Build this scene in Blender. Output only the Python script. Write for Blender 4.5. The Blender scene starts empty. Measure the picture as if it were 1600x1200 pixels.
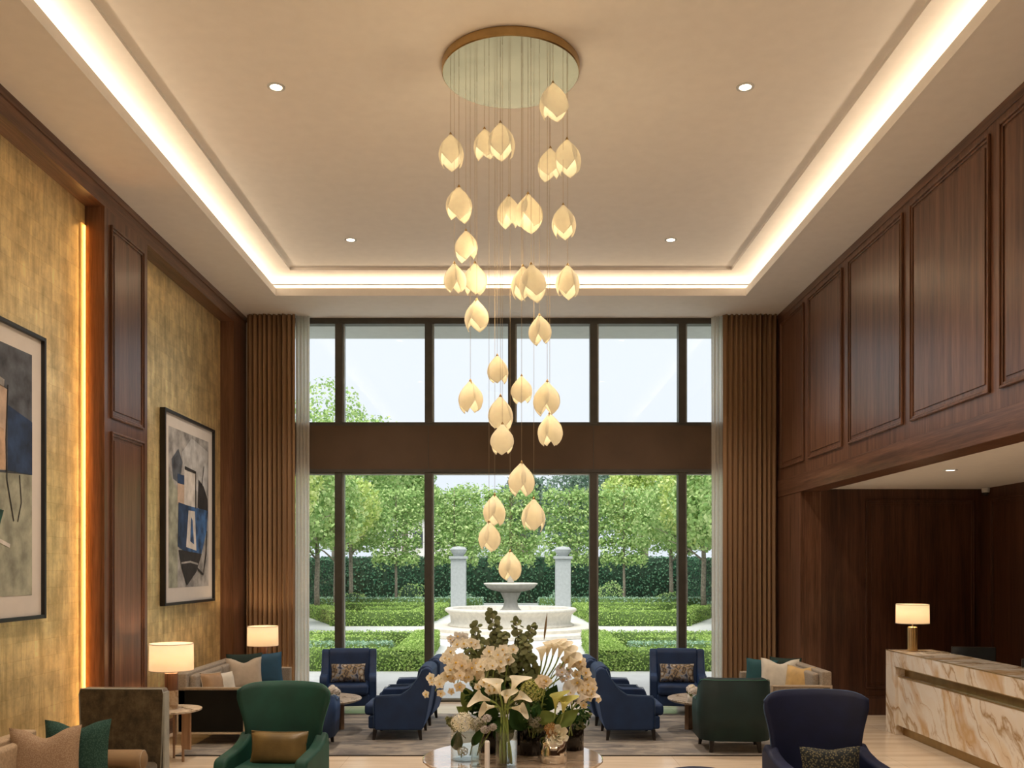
import bpy, math, random
from math import sin, cos, pi, sqrt, radians as R
from mathutils import Vector, Matrix
import numpy as np

SC = bpy.context.scene
COL = SC.collection
random.seed(7)

# ------------------------------------------------------------------ camera
F = 1450.0
HZ, CX, EYE = 888.0, 798.0, 2.1
cam = bpy.data.cameras.new('camera')
cam.sensor_width = 36.0
cam.lens = F / 1600 * 36.0
cam.shift_y = (HZ - 600) / 1600
cam.shift_x = (800 - CX) / 1600
cam.clip_end = 400
camo = bpy.data.objects.new('camera', cam)
COL.objects.link(camo)
camo.location = (0, 0, EYE)
camo.rotation_euler = (R(90), 0, 0)
SC.camera = camo


def P(px, py, y):
    return ((px - CX) * y / F, EYE - (py - HZ) * y / F)


# ------------------------------------------------------------------ world, exposure
SC.view_settings.view_transform = 'Standard'
SC.view_settings.look = 'None'
SC.view_settings.gamma = 1.0
SC.view_settings.use_curve_mapping = False
SC.view_settings.exposure = 0.0
SC.cycles.use_denoising = True
SC.cycles.max_bounces = 8
SC.cycles.diffuse_bounces = 4
SC.cycles.glossy_bounces = 4
SC.cycles.transparent_max_bounces = 16
SC.cycles.sample_clamp_indirect = 6.0

w = bpy.data.worlds.new('sky')
SC.world = w
w.use_nodes = True
nt = w.node_tree
bg = nt.nodes['Background']
tc = nt.nodes.new('ShaderNodeTexCoord')
sep = nt.nodes.new('ShaderNodeSeparateXYZ')
ramp = nt.nodes.new('ShaderNodeValToRGB')
ramp.color_ramp.elements[0].position = 0.0
ramp.color_ramp.elements[0].color = (0.80, 0.86, 0.95, 1)
ramp.color_ramp.elements[1].position = 0.45
ramp.color_ramp.elements[1].color = (0.88, 0.92, 0.98, 1)
nt.links.new(tc.outputs['Generated'], sep.inputs[0])
nt.links.new(sep.outputs['Z'], ramp.inputs[0])
nt.links.new(ramp.outputs[0], bg.inputs['Color'])
bg.inputs['Strength'].default_value = 1.13


def light(kind, name, loc, energy, color, rot=(0, 0, 0), **kw):
    l = bpy.data.lights.new(name, kind)
    l.energy = energy
    l.color = color
    for k, v in kw.items():
        setattr(l, k, v)
    o = bpy.data.objects.new(name, l)
    COL.objects.link(o)
    o.location = loc
    o.rotation_euler = rot
    return o


# a soft sun above the building's roof: it reaches the garden, not the lobby
light('SUN', 'sun', (0, -20, 40), 3.6, (1.0, 0.96, 0.88), (R(24), R(-9), 0), angle=R(40))

WARM = (1.0, 0.78, 0.55)
AMBER = (1.0, 0.50, 0.12)
# LED strips in the ceiling cove (they lie in the trough behind the lip and shine upwards)
COVE = 4.0   # watts per metre
for sx in (-1, 1):
    light('AREA', 'cove_light', (sx * 3.66, 6.6, 6.11), COVE * 13.4, WARM, (0, R(180 + sx * -28), 0), shape='RECTANGLE', size=0.05, size_y=13.4)
light('AREA', 'cove_light', (0, 13.67, 6.11), COVE * 7.3, WARM, (R(180 + 28), 0, 0), shape='RECTANGLE', size=7.3, size_y=0.05)
light('AREA', 'cove_light', (0, -0.07, 6.11), COVE * 7.3, WARM, (R(180 - 28), 0, 0), shape='RECTANGLE', size=7.3, size_y=0.05)
# ceiling downlights
DOWN = [(x, y) for y in (0.6, 4.4, 8.19, 12.0) for x in (-2.07, 2.07)]
for x, y in DOWN:
    light('SPOT', 'downlight_beam', (x, y, 6.30), 410, (1.0, 0.83, 0.67), (0, 0, 0), spot_size=R(115), spot_blend=0.9, shadow_soft_size=0.05)
# downlights under the reception soffit
DOWN2 = [(5.07, y) for y in (10.7, 7.4, 4.1, 0.8)]
for x, y in DOWN2:
    light('SPOT', 'downlight_beam', (x, y, 3.17), 30, (1.0, 0.76, 0.52), (0, 0, 0), spot_size=R(110), spot_blend=0.8, shadow_soft_size=0.04)


# ------------------------------------------------------------------ materials
def new_mat(name):
    m = bpy.data.materials.new(name)
    m.use_nodes = True
    n = m.node_tree
    b = n.nodes['Principled BSDF']
    return m, n, b


def N(n, t, **kw):
    x = n.nodes.new(t)
    for k, v in kw.items():
        setattr(x, k, v)
    return x


def coords(n, scale=(1, 1, 1), rot=(0, 0, 0), kind='Object'):
    t = N(n, 'ShaderNodeTexCoord')
    m = N(n, 'ShaderNodeMapping')
    m.inputs['Scale'].default_value = scale
    m.inputs['Rotation'].default_value = rot
    n.links.new(t.outputs[kind], m.inputs[0])
    return m.outputs[0]


def ramp_node(n, fac, stops):
    r = N(n, 'ShaderNodeValToRGB')
    e = r.color_ramp.elements
    while len(e) < len(stops):
        e.new(0.5)
    for el, (p, c) in zip(e, stops):
        el.position = p
        el.color = (*c, 1)
    n.links.new(fac, r.inputs[0])
    return r.outputs[0]


def plain(name, c, rough=0.5, metal=0.0, var=0.06, nscale=8.0, bump=0.0, bscale=60.0, sheen=0.0, spec=None, trans=0.0):
    m, n, b = new_mat(name)
    v = coords(n)
    no = N(n, 'ShaderNodeTexNoise')
    no.inputs['Scale'].default_value = nscale
    no.inputs['Detail'].default_value = 4
    n.links.new(v, no.inputs['Vector'])
    lo = tuple(max(0, x * (1 - var * 2)) for x in c)
    hi = tuple(min(1, x * (1 + var * 2)) for x in c)
    n.links.new(ramp_node(n, no.outputs[0], [(0.3, lo), (0.7, hi)]), b.inputs['Base Color'])
    b.inputs['Roughness'].default_value = rough
    b.inputs['Metallic'].default_value = metal
    if spec is not None:
        b.inputs['Specular IOR Level'].default_value = spec
    if sheen:
        b.inputs['Sheen Weight'].default_value = sheen
        b.inputs['Sheen Roughness'].default_value = 0.4
        b.inputs['Sheen Tint'].default_value = (*[min(1, x * 3.5 + .015) for x in c], 1)
    if trans:
        b.inputs['Transmission Weight'].default_value = trans
    if bump:
        n2 = N(n, 'ShaderNodeTexNoise')
        n2.inputs['Scale'].default_value = bscale
        n.links.new(v, n2.inputs['Vector'])
        bp = N(n, 'ShaderNodeBump')
        bp.inputs['Strength'].default_value = bump
        bp.inputs['Distance'].default_value = 0.01
        n.links.new(n2.outputs[0], bp.inputs['Height'])
        n.links.new(bp.outputs[0], b.inputs['Normal'])
    return m


def wood(name, dark, mid, lightc, axis='z', rough=0.32, scale=1.0):
    m, n, b = new_mat(name)
    s = {'z': (9, 9, .35), 'y': (9, .35, 9), 'x': (.35, 9, 9)}[axis]
    v = coords(n, tuple(a * scale for a in s))
    a = N(n, 'ShaderNodeTexNoise')
    a.inputs['Scale'].default_value = 1.6
    a.inputs['Detail'].default_value = 6
    a.inputs['Roughness'].default_value = .6
    n.links.new(v, a.inputs['Vector'])
    v2 = coords(n, tuple(q * scale * 6 for q in s))
    c = N(n, 'ShaderNodeTexNoise')
    c.inputs['Scale'].default_value = 2.0
    c.inputs['Detail'].default_value = 3
    n.links.new(v2, c.inputs['Vector'])
    mx = N(n, 'ShaderNodeMix')
    mx.inputs['Factor'].default_value = .35
    n.links.new(a.outputs[0], mx.inputs['A'])
    n.links.new(c.outputs[0], mx.inputs['B'])
    n.links.new(ramp_node(n, mx.outputs['Result'], [(0.36, dark), (0.5, mid), (0.66, lightc)]), b.inputs['Base Color'])
    b.inputs['Roughness'].default_value = rough
    return m


def emit(name, c, s):
    m, n, b = new_mat(name)
    b.inputs['Base Color'].default_value = (*c, 1)
    b.inputs['Emission Color'].default_value = (*c, 1)
    b.inputs['Emission Strength'].default_value = s
    return m


M = {}
WD, WM_, WL = (.070, .031, .017), (.145, .068, .039), (.225, .115, .070)
M['walnut'] = wood('walnut', WD, WM_, WL, 'z')
M['walnut_y'] = wood('walnut_lengthwise', WD, WM_, WL, 'y')
M['walnut_x'] = wood('walnut_across', WD, WM_, WL, 'x')
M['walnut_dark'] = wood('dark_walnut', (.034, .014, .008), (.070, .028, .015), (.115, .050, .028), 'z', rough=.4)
M['oak'] = wood('pale_oak', (.30, .20, .12), (.42, .29, .18), (.52, .38, .25), 'x', rough=.25)
M['oak_leg'] = wood('oak_leg', (.22, .13, .075), (.32, .20, .12), (.40, .27, .17), 'z', rough=.4)
M['plaster'] = plain('ceiling_plaster', (.86, .83, .79), rough=.9, var=.01)
M['dark_leg'] = plain('dark_leg', (.018, .013, .011), rough=.4)
M['bronze'] = plain('bronze_frame', (.075, .072, .062), rough=.45, metal=.3)
M['bronze_panel'] = plain('bronze_panel', (.105, .068, .043), rough=.5, metal=.3, nscale=2)
M['alu'] = plain('grey_gasket', (.32, .34, .33), rough=.4, metal=.5)
M['brass'] = plain('brass', (.72, .52, .26), rough=.33, metal=1.0, var=.04)
M['brass_mirror'] = plain('polished_brass', (.50, .40, .22), rough=.11, metal=1.0, var=.05, nscale=3)
M['brass_rim'] = plain('brushed_brass', (.42, .29, .13), rough=.32, metal=1.0)
M['black'] = plain('black_plastic', (.015, .015, .017), rough=.4)
M['black_frame'] = plain('black_picture_frame', (.012, .011, .010), rough=.4)
M['navy'] = plain('navy_velvet', (.006, .028, .095), rough=.7, var=.12, nscale=5, sheen=.30, bump=.08, bscale=300)
M['navy_dark'] = plain('midnight_velvet', (.002, .007, .040), rough=.7, var=.12, nscale=5, sheen=.16, bump=.08, bscale=300)
M['green'] = plain('green_velvet', (.003, .052, .036), rough=.65, var=.15, nscale=4, sheen=.30, bump=.08, bscale=300)
M['green_dark'] = plain('dark_green_velvet', (.001, .017, .018), rough=.7, var=.15, nscale=4, sheen=.35, bump=.08, bscale=300)
M['piping'] = plain('navy_piping', (.05, .10, .20), rough=.6)
M['piping_green'] = plain('green_piping', (.03, .14, .10), rough=.6)
M['taupe_edge'] = plain('grey_piping', (.34, .34, .30), rough=.7)
M['sofa'] = plain('greige_tweed', (.34, .29, .235), rough=.9, var=.10, nscale=60, bump=.3, bscale=200)
M['sofa_tan'] = plain('tan_weave', (.44, .33, .22), rough=.9, var=.10, nscale=60, bump=.3, bscale=200)
M['lacquer'] = plain('black_lacquer', (.006, .006, .005), rough=.5, spec=.15)
M['sofa_frame'] = plain('sofa_edge_trim', (.42, .34, .24), rough=.6)
M['cu_beige'] = plain('beige_linen', (.50, .42, .33), rough=.9, bump=.2, bscale=220)
M['cu_white'] = plain('ivory_linen', (.66, .62, .54), rough=.9, bump=.2, bscale=220)
M['cu_brown'] = plain('bronze_satin', (.36, .22, .11), rough=.5, var=.1, bump=.1)
M['cu_gold'] = plain('gold_satin', (.17, .115, .040), rough=.36, var=.12, nscale=6, bump=.1, sheen=.2)
M['cu_teal'] = plain('teal_velvet', (.012, .085, .105), rough=.7, sheen=.3)
M['cu_blue'] = plain('slate_blue_velvet', (.02, .085, .16), rough=.7, sheen=.3)
M['cu_dgreen'] = plain('forest_velvet', (.008, .026, .020), rough=.8, sheen=.1)
M['cu_yellow'] = plain('ochre_silk', (.55, .36, .14), rough=.5, var=.1)
M['bolster'] = plain('tan_bolster_cloth', (.27, .175, .09), rough=.75, bump=.1)
M['white_ceramic'] = plain('white_wax', (.93, .93, .92), rough=.45)
M['stone'] = plain('fountain_limestone', (.69, .64, .56), rough=.8, var=.05, bump=.15, bscale=20)
M['white_stone'] = plain('white_painted_stone', (.60, .62, .62), rough=.8, var=.03)
M['gate_stone'] = plain('grey_white_render', (.47, .49, .50), rough=.85, var=.04)
M['terrace'] = plain('pale_paving', (.64, .64, .63), rough=.7, var=.03, nscale=3)
M['bark'] = plain('bark', (.26, .22, .17), rough=.9, var=.2, nscale=12, bump=.3)
M['cable'] = plain('cable', (.50, .40, .26), rough=.4, metal=.8)
M['chrome'] = plain('mercury_glass', (.80, .78, .74), rough=.08, metal=1.0, var=.15, nscale=14)
M['smoke'] = plain('black_fluted_glass', (.012, .010, .009), rough=.1)
M['render_wall'] = plain('pale_render', (.72, .70, .66), rough=.9, var=.03)
M['slate_roof'] = plain('slate_roof', (.16, .16, .17), rough=.8)
M['window_dark'] = plain('dark_window', (.05, .06, .07), rough=.15)
M['concrete_soffit'] = plain('canopy_soffit', (.52, .55, .52), rough=.8, var=.02)


def fabric_spots(name, base, spot, scale, thr=.5, rough=.85):
    m, n, b = new_mat(name)
    v = coords(n)
    vo = N(n, 'ShaderNodeTexVoronoi')
    vo.inputs['Scale'].default_value = scale
    n.links.new(v, vo.inputs['Vector'])
    n.links.new(ramp_node(n, vo.outputs['Distance'], [(thr - .12, spot), (thr + .12, base)]), b.inputs['Base Color'])
    b.inputs['Roughness'].default_value = rough
    return m


M['cu_green_speck'] = fabric_spots('green_boucle', (.010, .050, .040), (.035, .10, .075), 95, .42)
M['cu_tan_speck'] = fabric_spots('speckled_tan_weave', (.32, .21, .13), (.45, .33, .22), 120, .42)
M['cu_leopard'] = fabric_spots('dotted_jacquard', (.012, .018, .022), (.18, .16, .085), 62, .38)


def floral(name):
    m, n, b = new_mat(name)
    v = coords(n, (1, 1, 1))
    vo = N(n, 'ShaderNodeTexVoronoi')
    vo.inputs['Scale'].default_value = 11
    n.links.new(v, vo.inputs['Vector'])
    no = N(n, 'ShaderNodeTexNoise')
    no.inputs['Scale'].default_value = 13
    no.inputs['Detail'].default_value = 3
    n.links.new(v, no.inputs['Vector'])
    mx = N(n, 'ShaderNodeMix')
    mx.inputs['Factor'].default_value = .55
    n.links.new(vo.outputs['Distance'], mx.inputs['A'])
    n.links.new(no.outputs[0], mx.inputs['B'])
    n.links.new(ramp_node(n, mx.outputs['Result'], [(.34, (.55, .54, .50)), (.42, (.34, .25, .14)), (.48, (.02, .03, .06)), (.53, (.40, .31, .18)), (.60, (.30, .34, .42)), (.66, (.03, .04, .08))]), b.inputs['Base Color'])
    b.inputs['Roughness'].default_value = .8
    return m


M['cu_floral'] = floral('floral_brocade')


def brocade(name):
    m, n, b = new_mat(name)
    v = coords(n, (1, 1, .8))
    no = N(n, 'ShaderNodeTexNoise')
    no.inputs['Scale'].default_value = 9
    no.inputs['Detail'].default_value = 6
    no.inputs['Roughness'].default_value = .7
    n.links.new(v, no.inputs['Vector'])
    n.links.new(ramp_node(n, no.outputs[0], [(.36, (.035, .024, .011)), (.5, (.085, .060, .028)), (.66, (.150, .115, .060))]), b.inputs['Base Color'])
    b.inputs['Roughness'].default_value = .65
    b.inputs['Sheen Weight'].default_value = .3
    return m


M['taupe'] = brocade('olive_brown_crushed_velvet')


def goldleaf():
    m, n, b = new_mat('gold_leaf')
    t = N(n, 'ShaderNodeTexCoord')
    sp = N(n, 'ShaderNodeSeparateXYZ')
    cb = N(n, 'ShaderNodeCombineXYZ')
    n.links.new(t.outputs['Object'], sp.inputs[0])
    n.links.new(sp.outputs['Y'], cb.inputs['X'])
    n.links.new(sp.outputs['Z'], cb.inputs['Y'])
    br = N(n, 'ShaderNodeTexBrick')
    br.offset = .5
    br.inputs['Scale'].default_value = 1.0
    br.inputs['Brick Width'].default_value = .16
    br.inputs['Row Height'].default_value = .16
    br.inputs['Mortar Size'].default_value = .004
    br.inputs['Mortar Smooth'].default_value = 1
    br.inputs['Color1'].default_value = (.74, .59, .32, 1)
    br.inputs['Color2'].default_value = (.88, .73, .42, 1)
    br.inputs['Mortar'].default_value = (.72, .55, .27, 1)
    n.links.new(cb.outputs[0], br.inputs['Vector'])
    no = N(n, 'ShaderNodeTexNoise')
    no.inputs['Scale'].default_value = 3.2
    no.inputs['Detail'].default_value = 7
    no.inputs['Roughness'].default_value = .7
    n.links.new(t.outputs['Object'], no.inputs['Vector'])
    rr = ramp_node(n, no.outputs[0], [(.32, (.74, .70, .62)), (.68, (1.32, 1.30, 1.25))])
    mx = N(n, 'ShaderNodeMix', data_type='RGBA', blend_type='MULTIPLY')
    mx.inputs['Factor'].default_value = 1
    n.links.new(br.outputs['Color'], mx.inputs['A'])
    n.links.new(rr, mx.inputs['B'])
    v3 = coords(n, (5, 7, .7))
    n3 = N(n, 'ShaderNodeTexNoise')
    n3.inputs['Scale'].default_value = 1.6
    n3.inputs['Detail'].default_value = 8
    n3.inputs['Roughness'].default_value = .72
    n.links.new(v3, n3.inputs['Vector'])
    r3 = ramp_node(n, n3.outputs[0], [(.35, (.78, .73, .62)), (.62, (1.12, 1.12, 1.10))])
    m3 = N(n, 'ShaderNodeMix', data_type='RGBA', blend_type='MULTIPLY')
    m3.inputs['Factor'].default_value = 1
    n.links.new(mx.outputs['Result'], m3.inputs['A'])
    n.links.new(r3, m3.inputs['B'])
    n.links.new(m3.outputs['Result'], b.inputs['Base Color'])
    b.inputs['Metallic'].default_value = .5
    b.inputs['Roughness'].default_value = .38
    bp = N(n, 'ShaderNodeBump')
    bp.inputs['Strength'].default_value = .15
    bp.inputs['Distance'].default_value = .02
    n.links.new(no.outputs[0], bp.inputs['Height'])
    n.links.new(bp.outputs[0], b.inputs['Normal'])
    return m


M['gold'] = goldleaf()


def marble(name, base, vein1, vein2, scale=1.0, rough=.12, rot=(0, 0, 0)):
    m, n, b = new_mat(name)
    v = coords(n, (scale,) * 3, rot)
    no = N(n, 'ShaderNodeTexNoise')
    no.inputs['Scale'].default_value = 1.4
    no.inputs['Detail'].default_value = 7
    no.inputs['Roughness'].default_value = .58
    n.links.new(v, no.inputs['Vector'])
    mp = N(n, 'ShaderNodeVectorMath', operation='SCALE')
    mp.inputs['Scale'].default_value = 1.5
    n.links.new(no.outputs['Color'], mp.inputs[0])
    ad = N(n, 'ShaderNodeVectorMath', operation='ADD')
    n.links.new(v, ad.inputs[0])
    n.links.new(mp.outputs[0], ad.inputs[1])
    wv = N(n, 'ShaderNodeTexWave', bands_direction='DIAGONAL')
    wv.inputs['Scale'].default_value = .55
    wv.inputs['Distortion'].default_value = 3.0
    wv.inputs['Detail'].default_value = 5
    wv.inputs['Detail Scale'].default_value = 1.4
    n.links.new(ad.outputs[0], wv.inputs['Vector'])
    n.links.new(ramp_node(n, wv.outputs[0], [(0.0, vein2), (.07, vein1), (.17, base), (.42, tuple(x * .94 for x in base)), (.50, vein1), (.54, base), (.86, base), (.95, tuple((x + y) / 2 for x, y in zip(base, vein1)))]), b.inputs['Base Color'])
    b.inputs['Roughness'].default_value = rough
    return m


def desk_marble():
    m, n, b = new_mat('gold_veined_marble')
    t = N(n, 'ShaderNodeTexCoord')
    mp = N(n, 'ShaderNodeMapping')
    mp.inputs['Rotation'].default_value = (R(-52), 0, 0)
    n.links.new(t.outputs['Object'], mp.inputs[0])
    no = N(n, 'ShaderNodeTexNoise')
    no.inputs['Scale'].default_value = .9
    no.inputs['Detail'].default_value = 8
    no.inputs['Roughness'].default_value = .55
    n.links.new(t.outputs['Object'], no.inputs['Vector'])
    sc = N(n, 'ShaderNodeVectorMath', operation='SCALE')
    sc.inputs['Scale'].default_value = .75
    n.links.new(no.outputs['Color'], sc.inputs[0])
    ad = N(n, 'ShaderNodeVectorMath', operation='ADD')
    n.links.new(mp.outputs[0], ad.inputs[0])
    n.links.new(sc.outputs[0], ad.inputs[1])
    st = N(n, 'ShaderNodeMapping')
    st.inputs['Scale'].default_value = (.6, .30, 1.35)
    n.links.new(ad.outputs[0], st.inputs[0])
    a = N(n, 'ShaderNodeTexNoise')
    a.inputs['Scale'].default_value = 1.15
    a.inputs['Detail'].default_value = 4
    a.inputs['Roughness'].default_value = .5
    n.links.new(st.outputs[0], a.inputs['Vector'])
    big = ramp_node(n, a.outputs[0], [(.36, (.66, .47, .28)), (.42, (.80, .68, .52)), (.47, (.84, .79, .71)), (.495, (.46, .31, .16)), (.51, (.80, .72, .62)), (.58, (.84, .80, .74)), (.64, (.62, .42, .22)), (.67, (.82, .74, .62))])
    a2 = N(n, 'ShaderNodeTexNoise')
    a2.inputs['Scale'].default_value = 2.6
    a2.inputs['Detail'].default_value = 3
    n.links.new(st.outputs[0], a2.inputs['Vector'])
    fine = ramp_node(n, a2.outputs[0], [(.48, (1, 1, 1)), (.495, (.72, .60, .48)), (.51, (1, 1, 1))])
    mx = N(n, 'ShaderNodeMix', data_type='RGBA', blend_type='MULTIPLY')
    mx.inputs['Factor'].default_value = .8
    n.links.new(big, mx.inputs['A'])
    n.links.new(fine, mx.inputs['B'])
    n.links.new(mx.outputs['Result'], b.inputs['Base Color'])
    b.inputs['Roughness'].default_value = .12
    return m


M['marble'] = desk_marble()
M['marble_grey'] = marble('pale_grey_marble', (.52, .46, .39), (.36, .29, .22), (.25, .20, .15), 3.0, rough=.2)
M['marble_lamp'] = marble('lamp_travertine', (.50, .40, .29), (.38, .27, .17), (.30, .20, .12), 6.0, rough=.3)


def floor_mat():
    m, n, b = new_mat('polished_limestone')
    v = coords(n)
    br = N(n, 'ShaderNodeTexBrick')
    br.offset = .5
    br.inputs['Scale'].default_value = 1
    br.inputs['Brick Width'].default_value = 1.2
    br.inputs['Row Height'].default_value = .8
    br.inputs['Mortar Size'].default_value = .003
    br.inputs['Color1'].default_value = (.76, .64, .50, 1)
    br.inputs['Color2'].default_value = (.80, .69, .55, 1)
    br.inputs['Mortar'].default_value = (.58, .48, .38, 1)
    n.links.new(v, br.inputs['Vector'])
    v2 = coords(n, (.6, 4, 4))
    no = N(n, 'ShaderNodeTexNoise')
    no.inputs['Scale'].default_value = 1.5
    no.inputs['Detail'].default_value = 5
    n.links.new(v2, no.inputs['Vector'])
    rr = ramp_node(n, no.outputs[0], [(.35, (.86, .83, .80)), (.65, (1.06, 1.06, 1.06))])
    mx = N(n, 'ShaderNodeMix', data_type='RGBA', blend_type='MULTIPLY')
    mx.inputs['Factor'].default_value = 1
    n.links.new(br.outputs['Color'], mx.inputs['A'])
    n.links.new(rr, mx.inputs['B'])
    n.links.new(mx.outputs['Result'], b.inputs['Base Color'])
    b.inputs['Roughness'].default_value = .2
    return m


M['floor'] = floor_mat()


def rug_mat():
    m, n, b = new_mat('abstract_rug')
    v = coords(n, (.9, 2.4, 1))
    no = N(n, 'ShaderNodeTexNoise')
    no.inputs['Scale'].default_value = 2.2
    no.inputs['Detail'].default_value = 7
    no.inputs['Roughness'].default_value = .68
    no.inputs['Distortion'].default_value = .8
    n.links.new(v, no.inputs['Vector'])
    n.links.new(ramp_node(n, no.outputs[0], [(.34, (.085, .080, .082)), (.44, (.19, .18, .175)), (.53, (.30, .27, .235)), (.64, (.42, .39, .35))]), b.inputs['Base Color'])
    b.inputs['Roughness'].default_value = .9
    b.inputs['Sheen Weight'].default_value = .5
    b.inputs['Sheen Roughness'].default_value = .3
    return m


M['rug'] = rug_mat()


def drape():
    m, n, b = new_mat('brown_drape')
    n.nodes.remove(b)
    out = n.nodes['Material Output']
    d = N(n, 'ShaderNodeBsdfDiffuse')
    t = N(n, 'ShaderNodeBsdfTranslucent')
    v = coords(n, (150, 150, 150))
    no = N(n, 'ShaderNodeTexNoise')
    n.links.new(v, no.inputs['Vector'])
    c = ramp_node(n, no.outputs[0], [(.3, (.34, .215, .125)), (.7, (.44, .285, .170))])
    n.links.new(c, d.inputs[0])
    n.links.new(c, t.inputs[0])
    mx = N(n, 'ShaderNodeMixShader')
    mx.inputs[0].default_value = .12
    n.links.new(d.outputs[0], mx.inputs[1])
    n.links.new(t.outputs[0], mx.inputs[2])
    n.links.new(mx.outputs[0], out.inputs[0])
    return m


M['drape'] = drape()


def translucent(name, c, tfac, pfac=0.0, em=0.0, emc=None):
    m, n, b = new_mat(name)
    n.nodes.remove(b)
    out = n.nodes['Material Output']
    v = coords(n, (1, 1, 1))
    no = N(n, 'ShaderNodeTexNoise')
    no.inputs['Scale'].default_value = 30
    n.links.new(v, no.inputs['Vector'])
    col = ramp_node(n, no.outputs[0], [(.3, tuple(x * .94 for x in c)), (.7, c)])
    d = N(n, 'ShaderNodeBsdfDiffuse')
    t = N(n, 'ShaderNodeBsdfTranslucent')
    n.links.new(col, d.inputs[0])
    n.links.new(col, t.inputs[0])
    mx = N(n, 'ShaderNodeMixShader')
    mx.inputs[0].default_value = tfac
    n.links.new(d.outputs[0], mx.inputs[1])
    n.links.new(t.outputs[0], mx.inputs[2])
    last = mx
    if pfac:
        p = N(n, 'ShaderNodeBsdfTransparent')
        m2 = N(n, 'ShaderNodeMixShader')
        m2.inputs[0].default_value = pfac
        n.links.new(last.outputs[0], m2.inputs[1])
        n.links.new(p.outputs[0], m2.inputs[2])
        last = m2
    if em:
        e = N(n, 'ShaderNodeEmission')
        e.inputs[0].default_value = (*(emc or c), 1)
        e.inputs[1].default_value = em
        a = N(n, 'ShaderNodeAddShader')
        n.links.new(last.outputs[0], a.inputs[0])
        n.links.new(e.outputs[0], a.inputs[1])
        last = a
    n.links.new(last.outputs[0], out.inputs[0])
    return m


M['sheer'] = translucent('sheer_voile', (.97, .95, .90), .78, .30)
M['shade'] = translucent('linen_lampshade', (.92, .84, .72), .55, em=.34, emc=(1.0, .66, .36))
M['petal'] = translucent('porcelain_petal', (.90, .83, .66), .45, em=.12, emc=(1.0, .90, .66))
M['bulb'] = emit('warm_bulb', (1.0, .86, .64), 20.0)
M['downlight_glow'] = emit('downlight_glow', (1.0, .88, .70), 9.0)
M['glow_amber'] = emit('amber_wall_glow', (1.0, .52, .12), .60)


def glass_pane():
    m, n, b = new_mat('window_glass')
    n.nodes.remove(b)
    out = n.nodes['Material Output']
    t = N(n, 'ShaderNodeBsdfTransparent')
    t.inputs[0].default_value = (.985, .995, .99, 1)
    g = N(n, 'ShaderNodeBsdfGlossy')
    g.inputs['Roughness'].default_value = .01
    lw = N(n, 'ShaderNodeLayerWeight')
    lw.inputs[0].default_value = .5
    pw = N(n, 'ShaderNodeMath', operation='POWER')
    pw.inputs[1].default_value = 4.5
    n.links.new(lw.outputs['Facing'], pw.inputs[0])
    fr = N(n, 'ShaderNodeMath', operation='MULTIPLY_ADD')
    fr.inputs[1].default_value = .8
    fr.inputs[2].default_value = .022
    n.links.new(pw.outputs[0], fr.inputs[0])
    mx = N(n, 'ShaderNodeMixShader')
    n.links.new(fr.outputs[0], mx.inputs[0])
    n.links.new(t.outputs[0], mx.inputs[1])
    n.links.new(g.outputs[0], mx.inputs[2])
    n.links.new(mx.outputs[0], out.inputs[0])
    return m


M['glass'] = glass_pane()


def vase_glass():
    m, n, b = new_mat('pool_water')
    b.inputs['Base Color'].default_value = (.96, .98, .97, 1)
    b.inputs['Transmission Weight'].default_value = 1
    b.inputs['Roughness'].default_value = .02
    b.inputs['IOR'].default_value = 1.25
    return m


M['water'] = vase_glass()


def thin_glass():
    m, n, b = new_mat('clear_vase_glass')
    n.nodes.remove(b)
    out = n.nodes['Material Output']
    t = N(n, 'ShaderNodeBsdfTransparent')
    t.inputs[0].default_value = (.93, .96, .95, 1)
    g = N(n, 'ShaderNodeBsdfGlossy')
    g.inputs['Roughness'].default_value = .02
    lw = N(n, 'ShaderNodeLayerWeight')
    lw.inputs[0].default_value = .5
    pw = N(n, 'ShaderNodeMath', operation='POWER')
    pw.inputs[1].default_value = 4.5
    n.links.new(lw.outputs['Facing'], pw.inputs[0])
    fr = N(n, 'ShaderNodeMath', operation='MULTIPLY_ADD')
    fr.inputs[1].default_value = .8
    fr.inputs[2].default_value = .05
    n.links.new(pw.outputs[0], fr.inputs[0])
    mx = N(n, 'ShaderNodeMixShader')
    n.links.new(fr.outputs[0], mx.inputs[0])
    n.links.new(t.outputs[0], mx.inputs[1])
    n.links.new(g.outputs[0], mx.inputs[2])
    n.links.new(mx.outputs[0], out.inputs[0])
    return m


M['vase'] = thin_glass()


def foliage(name, a, b_, c, rough=.6, tr=.25):
    m, n, b = new_mat(name)
    g = N(n, 'ShaderNodeNewGeometry')
    col = ramp_node(n, g.outputs['Random Per Island'], [(0.0, a), (.5, b_), (1.0, c)])
    n.nodes.remove(b)
    out = n.nodes['Material Output']
    d = N(n, 'ShaderNodeBsdfDiffuse')
    t = N(n, 'ShaderNodeBsdfTranslucent')
    n.links.new(col, d.inputs[0])
    n.links.new(col, t.inputs[0])
    mx = N(n, 'ShaderNodeMixShader')
    mx.inputs[0].default_value = tr
    n.links.new(d.outputs[0], mx.inputs[1])
    n.links.new(t.outputs[0], mx.inputs[2])
    n.links.new(mx.outputs[0], out.inputs[0])
    return m


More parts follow.
